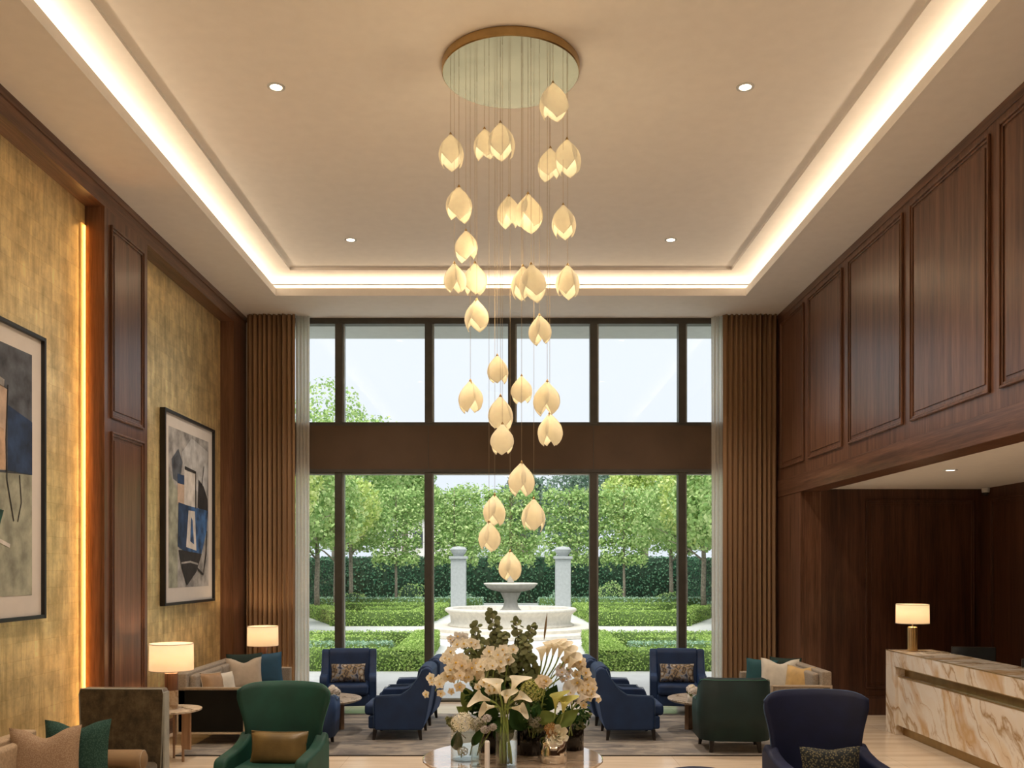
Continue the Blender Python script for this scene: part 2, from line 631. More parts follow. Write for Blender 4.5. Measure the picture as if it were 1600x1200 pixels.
M['box_leaf'] = foliage('box_hedge_leaves', (.24, .38, .09), (.40, .58, .15), (.58, .74, .26))
M['glauc_leaf'] = foliage('grey_green_leaves', (.20, .36, .24), (.36, .54, .38), (.56, .70, .54))
M['tree_leaf'] = foliage('tree_leaves', (.22, .38, .13), (.42, .60, .22), (.66, .78, .38))
M['tree_leaf_yellow'] = foliage('yellow_green_tree_leaves', (.34, .50, .14), (.58, .70, .22), (.78, .84, .40))
M['tree_leaf_dark'] = foliage('dark_tree_leaves', (.12, .20, .14), (.20, .30, .22), (.34, .44, .34))
M['ivy_leaf'] = foliage('hedge_wall_leaves', (.05, .14, .09), (.11, .24, .14), (.22, .38, .24))
M['ivy_core'] = plain('hedge_core', (.02, .05, .025), rough=.9)
M['box_core'] = plain('box_core', (.10, .17, .04), rough=.9)
M['euc'] = foliage('eucalyptus_leaves', (.10, .12, .05), (.17, .19, .09), (.27, .28, .15), tr=.15)
M['leaf_dark'] = foliage('dark_glossy_leaf', (.012, .035, .012), (.03, .07, .022), (.06, .11, .035), tr=.1)
M['leaf_mid'] = foliage('mid_green_leaf', (.08, .13, .03), (.16, .22, .06), (.26, .32, .10), tr=.2)
M['stem'] = plain('flower_stem', (.22, .30, .07), rough=.5)
M['stem_brown'] = plain('brown_stem', (.22, .15, .07), rough=.7)
M['cream_petal'] = foliage('cream_petals', (.84, .77, .60), (.90, .85, .70), (.93, .90, .80), tr=.3)
M['tan_petal'] = foliage('tan_petals', (.76, .65, .47), (.85, .75, .57), (.90, .82, .67), tr=.3)
M['white_petal'] = foliage('white_petals', (.76, .72, .66), (.84, .81, .77), (.90, .88, .86), tr=.3)
M['mauve_petal'] = foliage('pale_mauve_petals', (.60, .56, .56), (.70, .67, .68), (.80, .78, .80), tr=.3)
M['lily_petal'] = foliage('calla_petal', (.88, .84, .66), (.90, .87, .72), (.92, .90, .78), tr=.35)
M['greenish_petal'] = foliage('green_yellow_petals', (.42, .44, .12), (.54, .54, .18), (.64, .62, .26), tr=.3)
M['dusty_petal'] = foliage('dusty_grey_green_petals', (.30, .29, .20), (.42, .40, .30), (.54, .52, .42), tr=.2)
M['peach_petal'] = foliage('peach_petals', (.58, .34, .14), (.70, .44, .20), (.80, .58, .34), tr=.3)
M['yellow'] = plain('yellow_spadix', (.75, .50, .08), rough=.6)


# ------------------------------------------------------------------ mesh helpers
class MB:
    def __init__(s):
        s.v, s.f, s.mi = [], [], []
        s.m = 0

    def add(s, vs, fs, T=None):
        o = len(s.v)
        if T is not None:
            vs = [tuple(T @ Vector(p)) for p in vs]
        s.v += [tuple(p) for p in vs]
        s.f += [tuple(i + o for i in f) for f in fs]
        s.mi += [s.m] * len(fs)
        return s

    def box(s, x0, x1, y0, y1, z0, z1, T=None):
        vs = [(x, y, z) for z in (z0, z1) for y in (y0, y1) for x in (x0, x1)]
        return s.add(vs, [(0, 2, 3, 1), (4, 5, 7, 6), (0, 1, 5, 4), (2, 6, 7, 3), (0, 4, 6, 2), (1, 3, 7, 5)], T)

    def lathe(s, prof, n=32, c=(0, 0, 0), T=None, close=False, wob=None):
        vs, fs = [], []
        for (r, z) in prof:
            for i in range(n):
                a = 2 * pi * i / n
                rr = r * (1 + (wob(a) if wob else 0))
                vs.append((c[0] + rr * cos(a), c[1] + rr * sin(a), c[2] + z))
        k = len(prof)
        for j in range(k - 1):
            for i in range(n):
                i2 = (i + 1) % n
                fs.append((j * n + i, j * n + i2, (j + 1) * n + i2, (j + 1) * n + i))
        if close:
            for i in range(n):
                i2 = (i + 1) % n
                fs.append(((k - 1) * n + i, (k - 1) * n + i2, i2, i))
        else:
            if prof[0][0] > 1e-5:
                fs.append(tuple(range(n - 1, -1, -1)))
            if prof[-1][0] > 1e-5:
                fs.append(tuple((k - 1) * n + i for i in range(n)))
        return s.add(vs, fs, T)

    def tube(s, pts, r, n=8, T=None):
        pts = [Vector(p) for p in pts]
        rs = r if isinstance(r, (list, tuple)) else [r] * len(pts)
        vs, fs = [], []
        up = Vector((0, 0, 1))
        for j, p in enumerate(pts):
            d = (pts[min(j + 1, len(pts) - 1)] - pts[max(j - 1, 0)]).normalized()
            a = d.cross(up)
            if a.length < .05:
                a = d.cross(Vector((1, 0, 0)))
            a.normalize()
            b = d.cross(a).normalized()
            for i in range(n):
                t = 2 * pi * i / n
                vs.append(tuple(p + (a * cos(t) + b * sin(t)) * rs[j]))
        for j in range(len(pts) - 1):
            for i in range(n):
                i2 = (i + 1) % n
                fs.append((j * n + i, j * n + i2, (j + 1) * n + i2, (j + 1) * n + i))
        fs.append(tuple(range(n - 1, -1, -1)))
        fs.append(tuple((len(pts) - 1) * n + i for i in range(n)))
        return s.add(vs, fs, T)

    def prism(s, poly, d0, d1, axis='y', T=None):
        """poly in the plane across 'axis', extruded d0..d1 along it"""
        def pt(a, b, d):
            return {'y': (a, d, b), 'x': (d, a, b), 'z': (a, b, d)}[axis]
        n = len(poly)
        vs = [pt(a, b, d0) for a, b in poly] + [pt(a, b, d1) for a, b in poly]
        fs = [tuple(range(n)), tuple(range(2 * n - 1, n - 1, -1))]
        fs += [(i, i + n, (i + 1) % n + n, (i + 1) % n) for i in range(n)]
        return s.add(vs, fs, T)

    def grid(s, fn, nu, nv, closed_u=False, T=None):
        vs = [tuple(fn(i / (nu if closed_u else nu - 1), j / (nv - 1))) for j in range(nv) for i in range(nu)]
        fs = []
        for j in range(nv - 1):
            for i in range(nu if closed_u else nu - 1):
                i2 = (i + 1) % nu
                fs.append((j * nu + i, j * nu + i2, (j + 1) * nu + i2, (j + 1) * nu + i))
        return s.add(vs, fs, T)

    def sphere(s, c, r, n=12, m=8, T=None, sq=(1, 1, 1)):
        return s.lathe([(max(r * sin(pi * j / m), 0) if 0 < j < m else 1e-6, -r * cos(pi * j / m) * sq[2]) for j in range(m + 1)], n, c, T)

    def data(s, name, mats, smooth=False):
        me = bpy.data.meshes.new(name)
        me.from_pydata(s.v, [], s.f)
        for m in (mats if isinstance(mats, (list, tuple)) else [mats]):
            me.materials.append(m)
        if any(s.mi):
            me.polygons.foreach_set('material_index', s.mi)
        if smooth:
            me.polygons.foreach_set('use_smooth', [True] * len(me.polygons))
        me.update()
        return me

    def build(s, name, mats, parent=None, smooth=False, bevel=0, seg=3, sub=0, solid=0, fix=True, soff=-1):
        me = s.data(name, mats, smooth or bevel > 0 or sub > 0)
        if fix:
            import bmesh
            bm = bmesh.new()
            bm.from_mesh(me)
            bmesh.ops.recalc_face_normals(bm, faces=bm.faces)
            bm.to_mesh(me)
            bm.free()
        o = bpy.data.objects.new(name, me)
        COL.objects.link(o)
        if parent is not None:
            o.parent = parent
        if solid:
            q = o.modifiers.new('s', 'SOLIDIFY')
            q.thickness = solid
            q.offset = soff
        if bevel:
            q = o.modifiers.new('b', 'BEVEL')
            q.width = bevel
            q.segments = seg
            q.limit_method = 'ANGLE'
            q.angle_limit = R(35)
            q = o.modifiers.new('wn', 'WEIGHTED_NORMAL')
        if sub:
            q = o.modifiers.new('ss', 'SUBSURF')
            q.levels = q.render_levels = sub
        return o


def tag(o, label=None, cat=None, group=None, kind=None):
    if label:
        o['label'] = label
    if cat:
        o['category'] = cat
    if group:
        o['group'] = group
    if kind:
        o['kind'] = kind
    return o


def empty(name, loc, rz=0, label=None, cat=None, group=None):
    o = bpy.data.objects.new(name, None)
    o.empty_display_size = .1
    COL.objects.link(o)
    o.location = loc
    o.rotation_euler = (0, 0, rz)
    return tag(o, label, cat, group)


def struct(o):
    o['kind'] = 'structure'
    return o


KIDS = {}


def children(o):
    return [c for c in bpy.data.objects if c.parent is o or c.parent == o]


def copy_tree(o, loc=None, rz=None, label=None, group=None, parent=None, _kids=None):
    c = o.copy()
    COL.objects.link(c)
    if parent is not None:
        c.parent = parent
    if loc is not None:
        c.location = loc
    if rz is not None:
        c.rotation_euler = (0, 0, rz)
    if label:
        c['label'] = label
    if group:
        c['group'] = group
    for ch in children(o):
        copy_tree(ch, parent=c)
    return c


def TR(loc, rx=0, ry=0, rz=0, s=1):
    return Matrix.Translation(loc) @ Matrix.Rotation(rz, 4, 'Z') @ Matrix.Rotation(ry, 4, 'Y') @ Matrix.Rotation(rx, 4, 'X') @ Matrix.Scale(s, 4)


def leaf_cloud(pts, nrm, size, rng, jitter=.7, aspect=.6):
    """numpy folded-quad leaves at pts; nrm = preferred normals"""
    n = len(pts)
    d = nrm + rng.normal(0, jitter, (n, 3))
    d /= np.linalg.norm(d, axis=1, keepdims=True) + 1e-9
    a = np.cross(d, rng.normal(0, 1, (n, 3)))
    a /= np.linalg.norm(a, axis=1, keepdims=True) + 1e-9
    b = np.cross(d, a)
    sz = size * rng.uniform(.7, 1.3, (n, 1))
    A = a * sz * .5
    B = b * sz * .5 * aspect
    v = np.stack([pts - A, pts - B + d * sz * .08, pts + A, pts + B + d * sz * .08], 1).reshape(-1, 3)
    return v


def mesh_quads(name, v, mat, extra=None, extra_mat=None):
    """v: (4n,3) array of quads, one per leaf; extra: MB core geometry"""
    n = len(v) // 4
    fl = np.arange(4 * n)
    starts = np.arange(n) * 4
    me = bpy.data.meshes.new(name)
    ev = np.array(extra.v, dtype=float).reshape(-1, 3) if extra else np.zeros((0, 3))
    ne = len(ev)
    efaces = extra.f if extra else []
    el = np.array([i for f in efaces for i in f], dtype=int)
    es, c = [], 0
    for f in efaces:
        es.append(c)
        c += len(f)
    me.vertices.add(ne + 4 * n)
    me.vertices.foreach_set('co', np.concatenate([ev, v]).ravel())
    loops = np.concatenate([el, fl + ne]).astype(int)
    me.loops.add(len(loops))
    me.loops.foreach_set('vertex_index', loops)
    st = np.concatenate([np.array(es, dtype=int), starts + c]).astype(int)
    me.polygons.add(len(st))
    me.polygons.foreach_set('loop_start', st)
    me.materials.append(mat)
    if extra:
        me.materials.append(extra_mat)
        mi = np.zeros(len(st), dtype=int)
        mi[:len(es)] = 1
        me.polygons.foreach_set('material_index', mi)
    me.update(calc_edges=True)
    me.validate()
    return me


def link(name, me, parent=None):
    o = bpy.data.objects.new(name, me)
    COL.objects.link(o)
    if parent is not None:
        o.parent = parent
    return o


# ------------------------------------------------------------------ the room
XW = 4.15          # wall faces
YB = 14.57         # window plane
ZS = 6.03          # soffit height
Y0 = -4.5          # wall behind the camera

o = MB().box(-4.6, 7.2, Y0, 14.72, -.2, 0).build('floor', M['floor'])
struct(o)

c = MB()
# roof slab and stepped tray
c.box(-5, 7.4, Y0 - .3, 14.9, 6.35, 6.9)
IX, IY0, IY1 = 3.12, .2, 13.12
c.box(-5, -IX, Y0 - .3, 14.9, 6.315, 6.35)
c.box(IX, 7.4, Y0 - .3, 14.9, 6.315, 6.35)
c.box(-IX, IX, IY1, 14.9, 6.315, 6.35)
c.box(-IX, IX, Y0 - .3, IY0, 6.315, 6.35)
# soffit ring
OX, OY0, OY1 = 3.39, -.1, 13.38
c.box(-4.6, -OX, Y0, YB + .1, ZS, ZS + .035)
c.box(OX, XW + .3, Y0, YB + .1, ZS, ZS + .035)
c.box(-OX, OX, OY1, YB + .1, ZS, ZS + .035)
c.box(-OX, OX, Y0, OY0, ZS, ZS + .035)
# lip
for a in ((-OX - .03, -OX, OY0 - .03, OY1 + .03), (OX, OX + .03, OY0 - .03, OY1 + .03), (-OX, OX, OY1, OY1 + .03), (-OX, OX, OY0 - .03, OY0)):
    c.box(*a, ZS + .035, ZS + .11)
# trough outer upstand
for a in ((-3.80, -3.75, -.4, 13.75), (3.75, 3.80, -.4, 13.75), (-3.75, 3.75, 13.75, 13.80), (-3.75, 3.75, -.5, -.45)):
    c.box(*a, ZS + .035, 6.30)
struct(c.build('ceiling', M['plaster'], fix=False))

# reception soffit
struct(MB().box(XW + .02, 7.2, Y0, 13.3, 3.235, 3.45).build('ceiling', M['plaster']))

# left wall, gold leaf, set back behind the walnut
wl = struct(MB().box(-4.65, -4.35, Y0, YB + .25, 0, 6.35).build('wall_left', M['gold']))


def mould_ring(mb, a0, a1, z0, z1, x, sx, wd=.045, dp=.028):
    """a raised picture-frame moulding on a wall face at x (normal sx), a = y range"""
    def bar(p, q):
        mb.box(min(x, x + sx * q[2]), max(x, x + sx * q[2]), p[0], q[0], p[1], q[1])
    for k, (ins, wdt, d) in enumerate(((0, wd * .45, dp), (wd * .45, wd * .55, dp * .5))):
        i, j = ins, ins + wdt
        bar((a0 + i, z0 + i), (a0 + j, z1 - i, d))
        bar((a1 - j, z0 + i), (a1 - i, z1 - i, d))
        bar((a0 + j, z0 + i), (a1 - j, z0 + j, d))
        bar((a0 + j, z1 - j), (a1 - j, z1 - i, d))


def wall_panel(parent, a0, a1, z0, z1, x, sx, mat=None):
    mb = MB()
    mould_ring(mb, a0, a1, z0, z1, x, sx)
    i = .085
    mb.box(min(x, x + sx * .012), max(x, x + sx * .012), a0 + i, a1 - i, z0 + i, z1 - i)
    return mb.build('wall_panel', mat or M['walnut'], parent, bevel=.004, seg=1)


# walnut cornice beam and pilasters on the left wall
struct(MB().box(-4.35, -XW, Y0, YB + .05, 5.80, ZS).box(-4.35, -XW + .012, Y0, YB + .05, 5.96, ZS).build('trim_1', M['walnut_y']))
PIL = [(-3.6, -2.5), (.65, 1.77), (5.06, 6.18), (9.48, 10.60)]
for k, (a, b) in enumerate(PIL):
    t = struct(MB().box(-4.35, -XW, a, b, 0, 5.80).build('trim_%d' % (k + 2), M['walnut']))
    wall_panel(t, a + .13, b - .13, 3.66, 5.66, -XW, 1)
    wall_panel(t, a + .13, b - .13, .32, 3.52, -XW, 1)
t = struct(MB().box(-4.35, -XW, 13.9, YB + .05, 0, 5.80).build('trim_6', M['walnut']))
struct(MB().box(-4.35, -4.325, Y0, 13.9, 0, .16).box(-4.35, -4.335, Y0, 13.9, .16, .18).build('baseboard_left', M['walnut_y']))

# right wall: bulkhead over the reception, and the return beside the window
wr = struct(MB().box(XW, XW + .3, Y0, 13.3, 3.20, ZS + .3).box(XW, XW + .3, 13.3, YB + .25, 0, ZS + .3).build('wall_right', M['walnut']))
edges = [(13.11, 14.22), (11.59, 12.91), (9.80, 11.37), (8.02, 9.61), (6.20, 7.85), (4.35, 6.02), (2.5, 4.17), (.65, 2.32), (-1.2, .47), (-3.1, -1.4)]
for a, b in edges:
    wall_panel(wr, a, b, 3.62, 5.86, XW, -1)
MB().box(XW - .014, XW, Y0, 14.5, 3.20, 3.45).build('lower_rail', M['walnut_y'], wr, bevel=.004, seg=1)
MB().box(XW - .010, XW, Y0, 14.5, 5.93, ZS).build('upper_rail', M['walnut_y'], wr, bevel=.004, seg=1)
struct(MB().box(XW - .02, XW, 13.3, 14.5, 0, .2).build('baseboard_right', M['walnut_y']))

# reception alcove
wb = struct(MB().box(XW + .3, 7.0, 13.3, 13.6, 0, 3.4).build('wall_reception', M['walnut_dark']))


def back_panel(parent, x0, x1, z0, z1, y, mat):
    mb = MB()
    for (i, wd, d) in ((0, .02, .028), (.02, .025, .014)):
        j = i + wd
        mb.box(x0 + i, x0 + j, y - d, y, z0 + i, z1 - i)
        mb.box(x1 - j, x1 - i, y - d, y, z0 + i, z1 - i)
        mb.box(x0 + j, x1 - j, y - d, y, z0 + i, z0 + j)
        mb.box(x0 + j, x1 - j, y - d, y, z1 - j, z1 - i)
    mb.box(x0 + .085, x1 - .085, y - .01, y, z0 + .085, z1 - .085)
    return mb.build('wall_panel', mat, parent, bevel=.003, seg=1)


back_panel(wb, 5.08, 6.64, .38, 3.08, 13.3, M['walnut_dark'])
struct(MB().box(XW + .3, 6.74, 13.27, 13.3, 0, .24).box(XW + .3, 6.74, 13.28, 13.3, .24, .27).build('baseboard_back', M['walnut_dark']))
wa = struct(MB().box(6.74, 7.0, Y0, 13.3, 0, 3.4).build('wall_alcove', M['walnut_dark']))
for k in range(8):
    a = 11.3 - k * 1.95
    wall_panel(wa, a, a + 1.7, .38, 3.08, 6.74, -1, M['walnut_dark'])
# wall behind the camera
struct(MB().box(-4.6, 7.2, Y0 - .3, Y0, 0, 6.35).build('wall_front', M['walnut_dark']))
# upper room volume behind the bulkhead is closed off
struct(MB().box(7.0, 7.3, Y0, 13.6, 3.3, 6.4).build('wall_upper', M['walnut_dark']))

# ------------------------------------------------------------------ window wall
HX = 3.55


def win_box(mb, x0, x1, z0, z1, y0=YB, y1=YB + .16):
    mb.box(x0, x1, y0, y1, z0, z1)


struct(MB().box(-4.65, -HX, YB, YB + .3, 0, 6.35).box(HX, XW + .3, YB, YB + .3, 0, 6.35).build('wall_back', M['render_wall']))
MUL = (-2.70, -1.293, 1.30, 2.69)
z_lo, z_sp0, z_sp1, z_hi = .025, 3.605, 4.375, 5.94
# upper strip window
w1 = struct(MB().box(-HX, HX, YB, YB + .16, z_hi, ZS).build('window_1', M['bronze']))
for x in (-2.70, -1.293, .012, 1.30, 2.69):
    f = MB().box(x - .055, x + .055, YB - .02, YB + .16, z_sp1, z_hi).build('mullion', M['bronze'], w1)
    MB().box(x + .055, x + .085, YB + .03, YB + .14, z_sp1, z_hi).build('gasket', M['alu'], w1)
MB().box(-HX, HX, YB, YB + .16, z_sp1 - .035, z_sp1 + .02).build('window_sill', M['bronze'], w1)
xs = [-HX, -2.70, -1.293, .012, 1.30, 2.69, HX]
for a, b in zip(xs, xs[1:]):
    MB().box(a + .05, b - .05, YB + .08, YB + .088, z_sp1 + .02, z_hi).build('pane', M['glass'], w1)
# spandrel
sp = struct(MB().box(-HX, HX, YB - .01, YB + .3, z_sp0, z_sp1 - .035).build('trim_7', M['bronze_panel']))
MB().box(-HX, HX, YB - .03, YB + .02, z_sp0, z_sp0 + .05).build('rail', M['bronze'], sp)
for x in (-1.293, 1.30):
    MB().box(x - .004, x + .004, YB - .014, YB - .009, z_sp0 + .05, z_sp1 - .035).build('panel_joint', M['bronze'], sp)
# lower windows and the terrace doors
w2 = struct(MB().box(-HX, HX, YB, YB + .16, -.01, z_lo).build('window_2', M['bronze']))
for x in MUL:
    MB().box(x - .06, x + .05, YB - .02, YB + .16, z_lo, z_sp0).build('mullion', M['bronze'], w2)
    MB().box(x + .05, x + .08, YB + .03, YB + .14, z_lo, z_sp0).build('gasket', M['alu'], w2)
MB().box(-HX, HX, YB + .02, YB + .14, z_sp0 - .03, z_sp0).build('head_rail', M['alu'], w2)
MB().box(-1.24, 1.24, YB + .03, YB + .10, z_lo, z_lo + .03).build('bottom_rail', M['alu'], w2)
xs = [-HX, -2.70, -1.293, 1.30, 2.69, HX]
for a, b in zip(xs, xs[1:]):
    MB().box(a + .06, b - .06, YB + .08, YB + .088, z_lo, z_sp0).build('pane', M['glass'], w2)
# canopy outside, above the upper strip
struct(MB().box(-6, 6, 14.73, 15.85, 6.02, 6.35).build('trim_8', M['concrete_soffit']))

# glowing band added on the near gold bay, imitating a hidden LED's wash
t = tag(MB().box(-4.3495, -4.340, 9.385, 9.478, .18, 5.60).build('wall_glow_band', M['glow_amber']), 'vertical amber band standing in for LED glow on gold wall beside walnut pilaster', 'imitated glow')
light('AREA', 'led_glow', (-4.325, 9.470, 2.9), 11, (1.0, .56, .18), Vector((-.35, -.94, 0)).to_track_quat('-Z', 'Y').to_euler(), shape='RECTANGLE', size=.02, size_y=5.4)

# ------------------------------------------------------------------ curtains


def curtain(x0, x1, y, folds, amp, name, mat, label, seed):
    rng = random.Random(seed)
    ph = [rng.uniform(-.5, .5) for _ in range(folds + 2)]
    n = folds * 12
    mb = MB()

    def fn(u, v):
        k = u * folds
        a = amp * (.75 + .25 * sin(ph[int(k)] * 7)) * (1 - .15 * sin(v * 3 + ph[int(k)] * 3))
        s_ = sin(2 * pi * k + .35 * sin(v * 2.2 + u * 9))
        s_ = math.copysign(abs(s_) ** .75, s_)
        return (x0 + (x1 - x0) * u + .012 * sin(2 * pi * k * 2 + v), y + a * s_, .015 + (ZS - .02) * v)
    mb.grid(fn, n, 14)
    o = mb.build(name, mat, smooth=True, solid=.006, soff=0, fix=False)
    tag(o, label, 'curtain')
    return o


curtain(-4.09, -3.34, 14.36, 10, .065, 'curtain', M['drape'], 'brown floor-length drape beside the gold-walled side of the window', 3)
curtain(3.28, 4.10, 14.36, 11, .065, 'curtain', M['drape'], 'brown floor-length drape beside the window on the reception desk side', 4)
curtain(-3.36, -3.14, 14.46, 4, .03, 'sheer_curtain', M['sheer'], 'thin white sheer peeking out from the drape near the gold wall', 5)
curtain(3.13, 3.30, 14.46, 3, .03, 'sheer_curtain', M['sheer'], 'thin white sheer at the window edge towards the reception side', 6)

# ------------------------------------------------------------------ downlights
dl_lab = {(-2.07, 8.19): 'nearer recessed downlight on the gold-wall side of the ceiling', (2.07, 8.19): 'nearer recessed downlight on the reception side of the ceiling',
          (-2.07, 12.0): 'small recessed downlight near window on the gold-wall side', (2.07, 12.0): 'small recessed downlight near window on the reception side'}
proto = None
for (x, y) in DOWN + DOWN2:
    low = x > 3
    if low and y not in (10.7,):
        continue
    if (x, y) not in dl_lab and not low:
        continue
    lab = dl_lab.get((x, y), 'recessed downlight in the low soffit over the reception desk')
    z = 3.235 if low else 6.35
    if proto is None:
        proto = empty('downlight', (x, y, z), 0, lab, 'ceiling light', 'recessed downlights')
        MB().lathe([(.050, .0), (.078, .0), (.078, -.006), (.054, -.008)], 32, close=True).build('trim_ring', M['white_stone'], proto, smooth=False)
        MB().lathe([(.0001, -.003), (.052, -.003)], 28).build('lamp_face', M['downlight_glow'], proto)
    else:
        copy_tree(proto, (x, y, z), 0, lab)

# security camera under the soffit
t = empty('security_camera', (6.68, 13.05, 3.235), 0, 'small white dome security camera in corner of reception soffit', 'camera')
MB().lathe([(.05, 0), (.055, -.02), (.05, -.06), (.047, -.07)], 24).build('housing', M['white_stone'], t, smooth=True)
MB().lathe([(.044, -.07), (.04, -.09), (.025, -.108), (.0001, -.115)], 24).build('dome_lens', M['black'], t, smooth=True)

# ------------------------------------------------------------------ chandelier
CY, CR = 7.84, .581
ch = empty('chandelier', (0, CY, 6.35), 0, 'tall cascading chandelier of cream petal blossoms hanging from a round brass ceiling plate', 'chandelier')
MB().lathe([(CR - .01, 0), (CR, -.008), (CR, -.072), (CR - .006, -.08)], 96).build('rim', M['brass_rim'], ch, smooth=False)
MB().lathe([(.0001, -.081), (CR - .008, -.081), (CR - .008, -.078)], 96).build('canopy', M['brass_mirror'], ch, smooth=False)
BL = [(864, 132, 190), (704, 212, 264), (757, 203, 250), (782, 194, 250), (860, 233, 280), (886, 220, 274), (717, 294, 347), (795, 308, 355),
      (825, 305, 362), (880, 322, 372), (728, 362, 408), (710, 413, 458), (742, 413, 462), (817, 418, 468), (830, 415, 470), (887, 416, 466),
      (745, 470, 518), (843, 494, 538), (777, 557, 600), (735, 597, 646), (815, 589, 632), (855, 598, 650), (782, 621, 672), (859, 648, 698),
      (785, 664, 711), (815, 725, 776), (773, 775, 821), (834, 781, 831), (764, 817, 858), (797, 863, 908)]


def petals(kind, seed):
    rng = random.Random(seed)
    mb = MB()
    n = 3 if kind == 0 else 4
    H = .265
    for k in range(n):
        a0 = 2 * pi * k / n + rng.uniform(-.12, .12)
        span = 2 * pi / n * 1.22
        tipl = H * rng.uniform(.92, 1.04)
        off = .004 * (k % 2)
        op = rng.uniform(.9, 1.12)

        def fn(u, v, a0=a0, span=span, tipl=tipl, off=off, op=op):
            wv = float(np.interp(v, (0, .1, .3, .5, .65, .8, .92, 1), (.55, .8, 1, 1, .92, .66, .34, .03)))
            s_ = (u - .5) * span * wv
            r = float(np.interp(v, (0, .08, .2, .35, .5, .65, .8, .92, 1), (.010, .026, .055, .082, .095, .096, .086, .070, .056))) * (.35 * op + .65) + off
            r *= 1 + .07 * abs(u - .5) ** 2 * 4
            z = -tipl * v - .0
            return (r * cos(a0 + s_), r * sin(a0 + s_), z)
        mb.grid(fn, 9, 12)
    return mb.data('blossom_shade', M['petal'], smooth=True)


pet = [petals(k % 2, 10 + k) for k in range(4)]
capm = MB().lathe([(.004, .028), (.007, .020), (.012, .012), (.014, -.004), (.010, -.012)], 12).data('cap', M['brass_rim'], True)
bulbm = MB().sphere((0, 0, -.12), .024, 10, 8).data('bulb', M['bulb'], True)
rng = random.Random(21)
for k, (px, t, b) in enumerate(BL):
    for _ in range(400):
        dy = rng.uniform(-.5, .5)
        y = CY + dy
        x = (px - CX) * y / F
        if x * x + dy * dy < (CR - .05) ** 2:
            break
    hz = (b - t) * y / F
    z = EYE - (t - HZ) * y / F
    s_ = min(1.12, max(.88, hz / .265))
    o = link('blossom_shade', pet[k % 4], ch)
    o.location = (x, dy, z - 6.35)
    o.rotation_euler = (rng.uniform(-.05, .05), rng.uniform(-.05, .05), rng.uniform(0, 6.28))
    o.scale = (s_ * .98, s_ * .98, s_)
    q = o.modifiers.new('s', 'SOLIDIFY')
    q.thickness = .004
    c_ = link('cap', capm, o)
    bb = link('bulb', bulbm, o)
    L = (6.269 - z) / s_
    cb = MB().tube([(0, 0, .02), (0, 0, L)], .0016, 5).build('cable', M['cable'], o)
    cb.rotation_euler = Matrix(((1, 0, 0), (0, 1, 0), (0, 0, 1))).to_euler()
    # keep the cable plumb although the blossom leans a little
    cb.rotation_euler = o.rotation_euler.to_matrix().inverted().to_euler()
light('POINT', 'chandelier_glow', (0, CY, 4.6), 34, (1.0, .74, .45), shadow_soft_size=.4)

# ------------------------------------------------------------------ framed pictures
M['mat_board'] = plain('mat_board', (.74, .69, .64), rough=.8, var=.01)


def paint(name, c, var=.25, sc=6):
    return plain(name, c, rough=.7, var=var, nscale=sc)


M['pt_grey'] = paint('painted_warm_grey', (.36, .35, .34))
M['pt_mist'] = paint('painted_mist', (.52, .52, .52), .15)
M['pt_slate'] = paint('painted_slate', (.085, .095, .115), .3)
M['pt_navy'] = paint('painted_navy', (.02, .045, .11), .3)
M['pt_blue'] = paint('painted_blue', (.045, .12, .29), .4)
M['pt_black'] = paint('painted_charcoal', (.025, .022, .022), .3)
M['pt_sand'] = paint('painted_sand', (.56, .42, .32), .12)
M['pt_peach'] = paint('painted_peach', (.48, .33, .22), .2)
M['pt_green'] = paint('painted_deep_green', (.012, .065, .050), .3)
M['pt_sage'] = paint('painted_sage', (.35, .36, .28), .2)
M['pt_white'] = paint('painted_white', (.68, .64, .60), .12)


def picture(y0, y1, z0, z1, shapes, bgm, label, grp):
    t = empty('framed_picture', (-4.35, (y0 + y1) / 2, z0), 0, label, 'picture')
    W, H = y1 - y0, z1 - z0
    fr = MB()
    fw, d = .035, .07
    for a, b, c_, e in ((-W / 2, -W / 2 + fw, 0, H), (W / 2 - fw, W / 2, 0, H), (-W / 2 + fw, W / 2 - fw, 0, fw), (-W / 2 + fw, W / 2 - fw, H - fw, H)):
        fr.box(0.002, d, a, b, c_, e)
    fr.build('frame', M['black_frame'], t, bevel=.003, seg=1)
    MB().box(.002, .035, -W / 2 + fw, W / 2 - fw, fw, H - fw).build('mat_board', M['mat_board'], t)
    m = .20
    A0, A1, B0, B1 = -W / 2 + m, W / 2 - m, .22, H - .20
    art = MB()
    mats = [bgm] + [s[0] for s in shapes]
    art.box(.035, .037, A0, A1, B0, B1)
    for k, (mt, poly) in enumerate(shapes):
        art.m = k + 1
        pp = [(A0 + u * (A1 - A0), B0 + v * (B1 - B0)) for u, v in poly]
        art.prism(pp, .037 + k * .0006, .0376 + k * .0006, 'x')
    art.build('painting', mats, t)
    return t


def stroke(pts, wd):
    """a thin polyline drawn as a closed outline"""
    L, Rr = [], []
    for i, p in enumerate(pts):
        a = Vector(pts[max(i - 1, 0)])
        b = Vector(pts[min(i + 1, len(pts) - 1)])
        d = (b - a).normalized()
        n_ = Vector((-d.y, d.x)) * wd / 2
        L.append((p[0] + n_.x, p[1] + n_.y))
        Rr.append((p[0] - n_.x, p[1] - n_.y))
    return L + Rr[::-1]


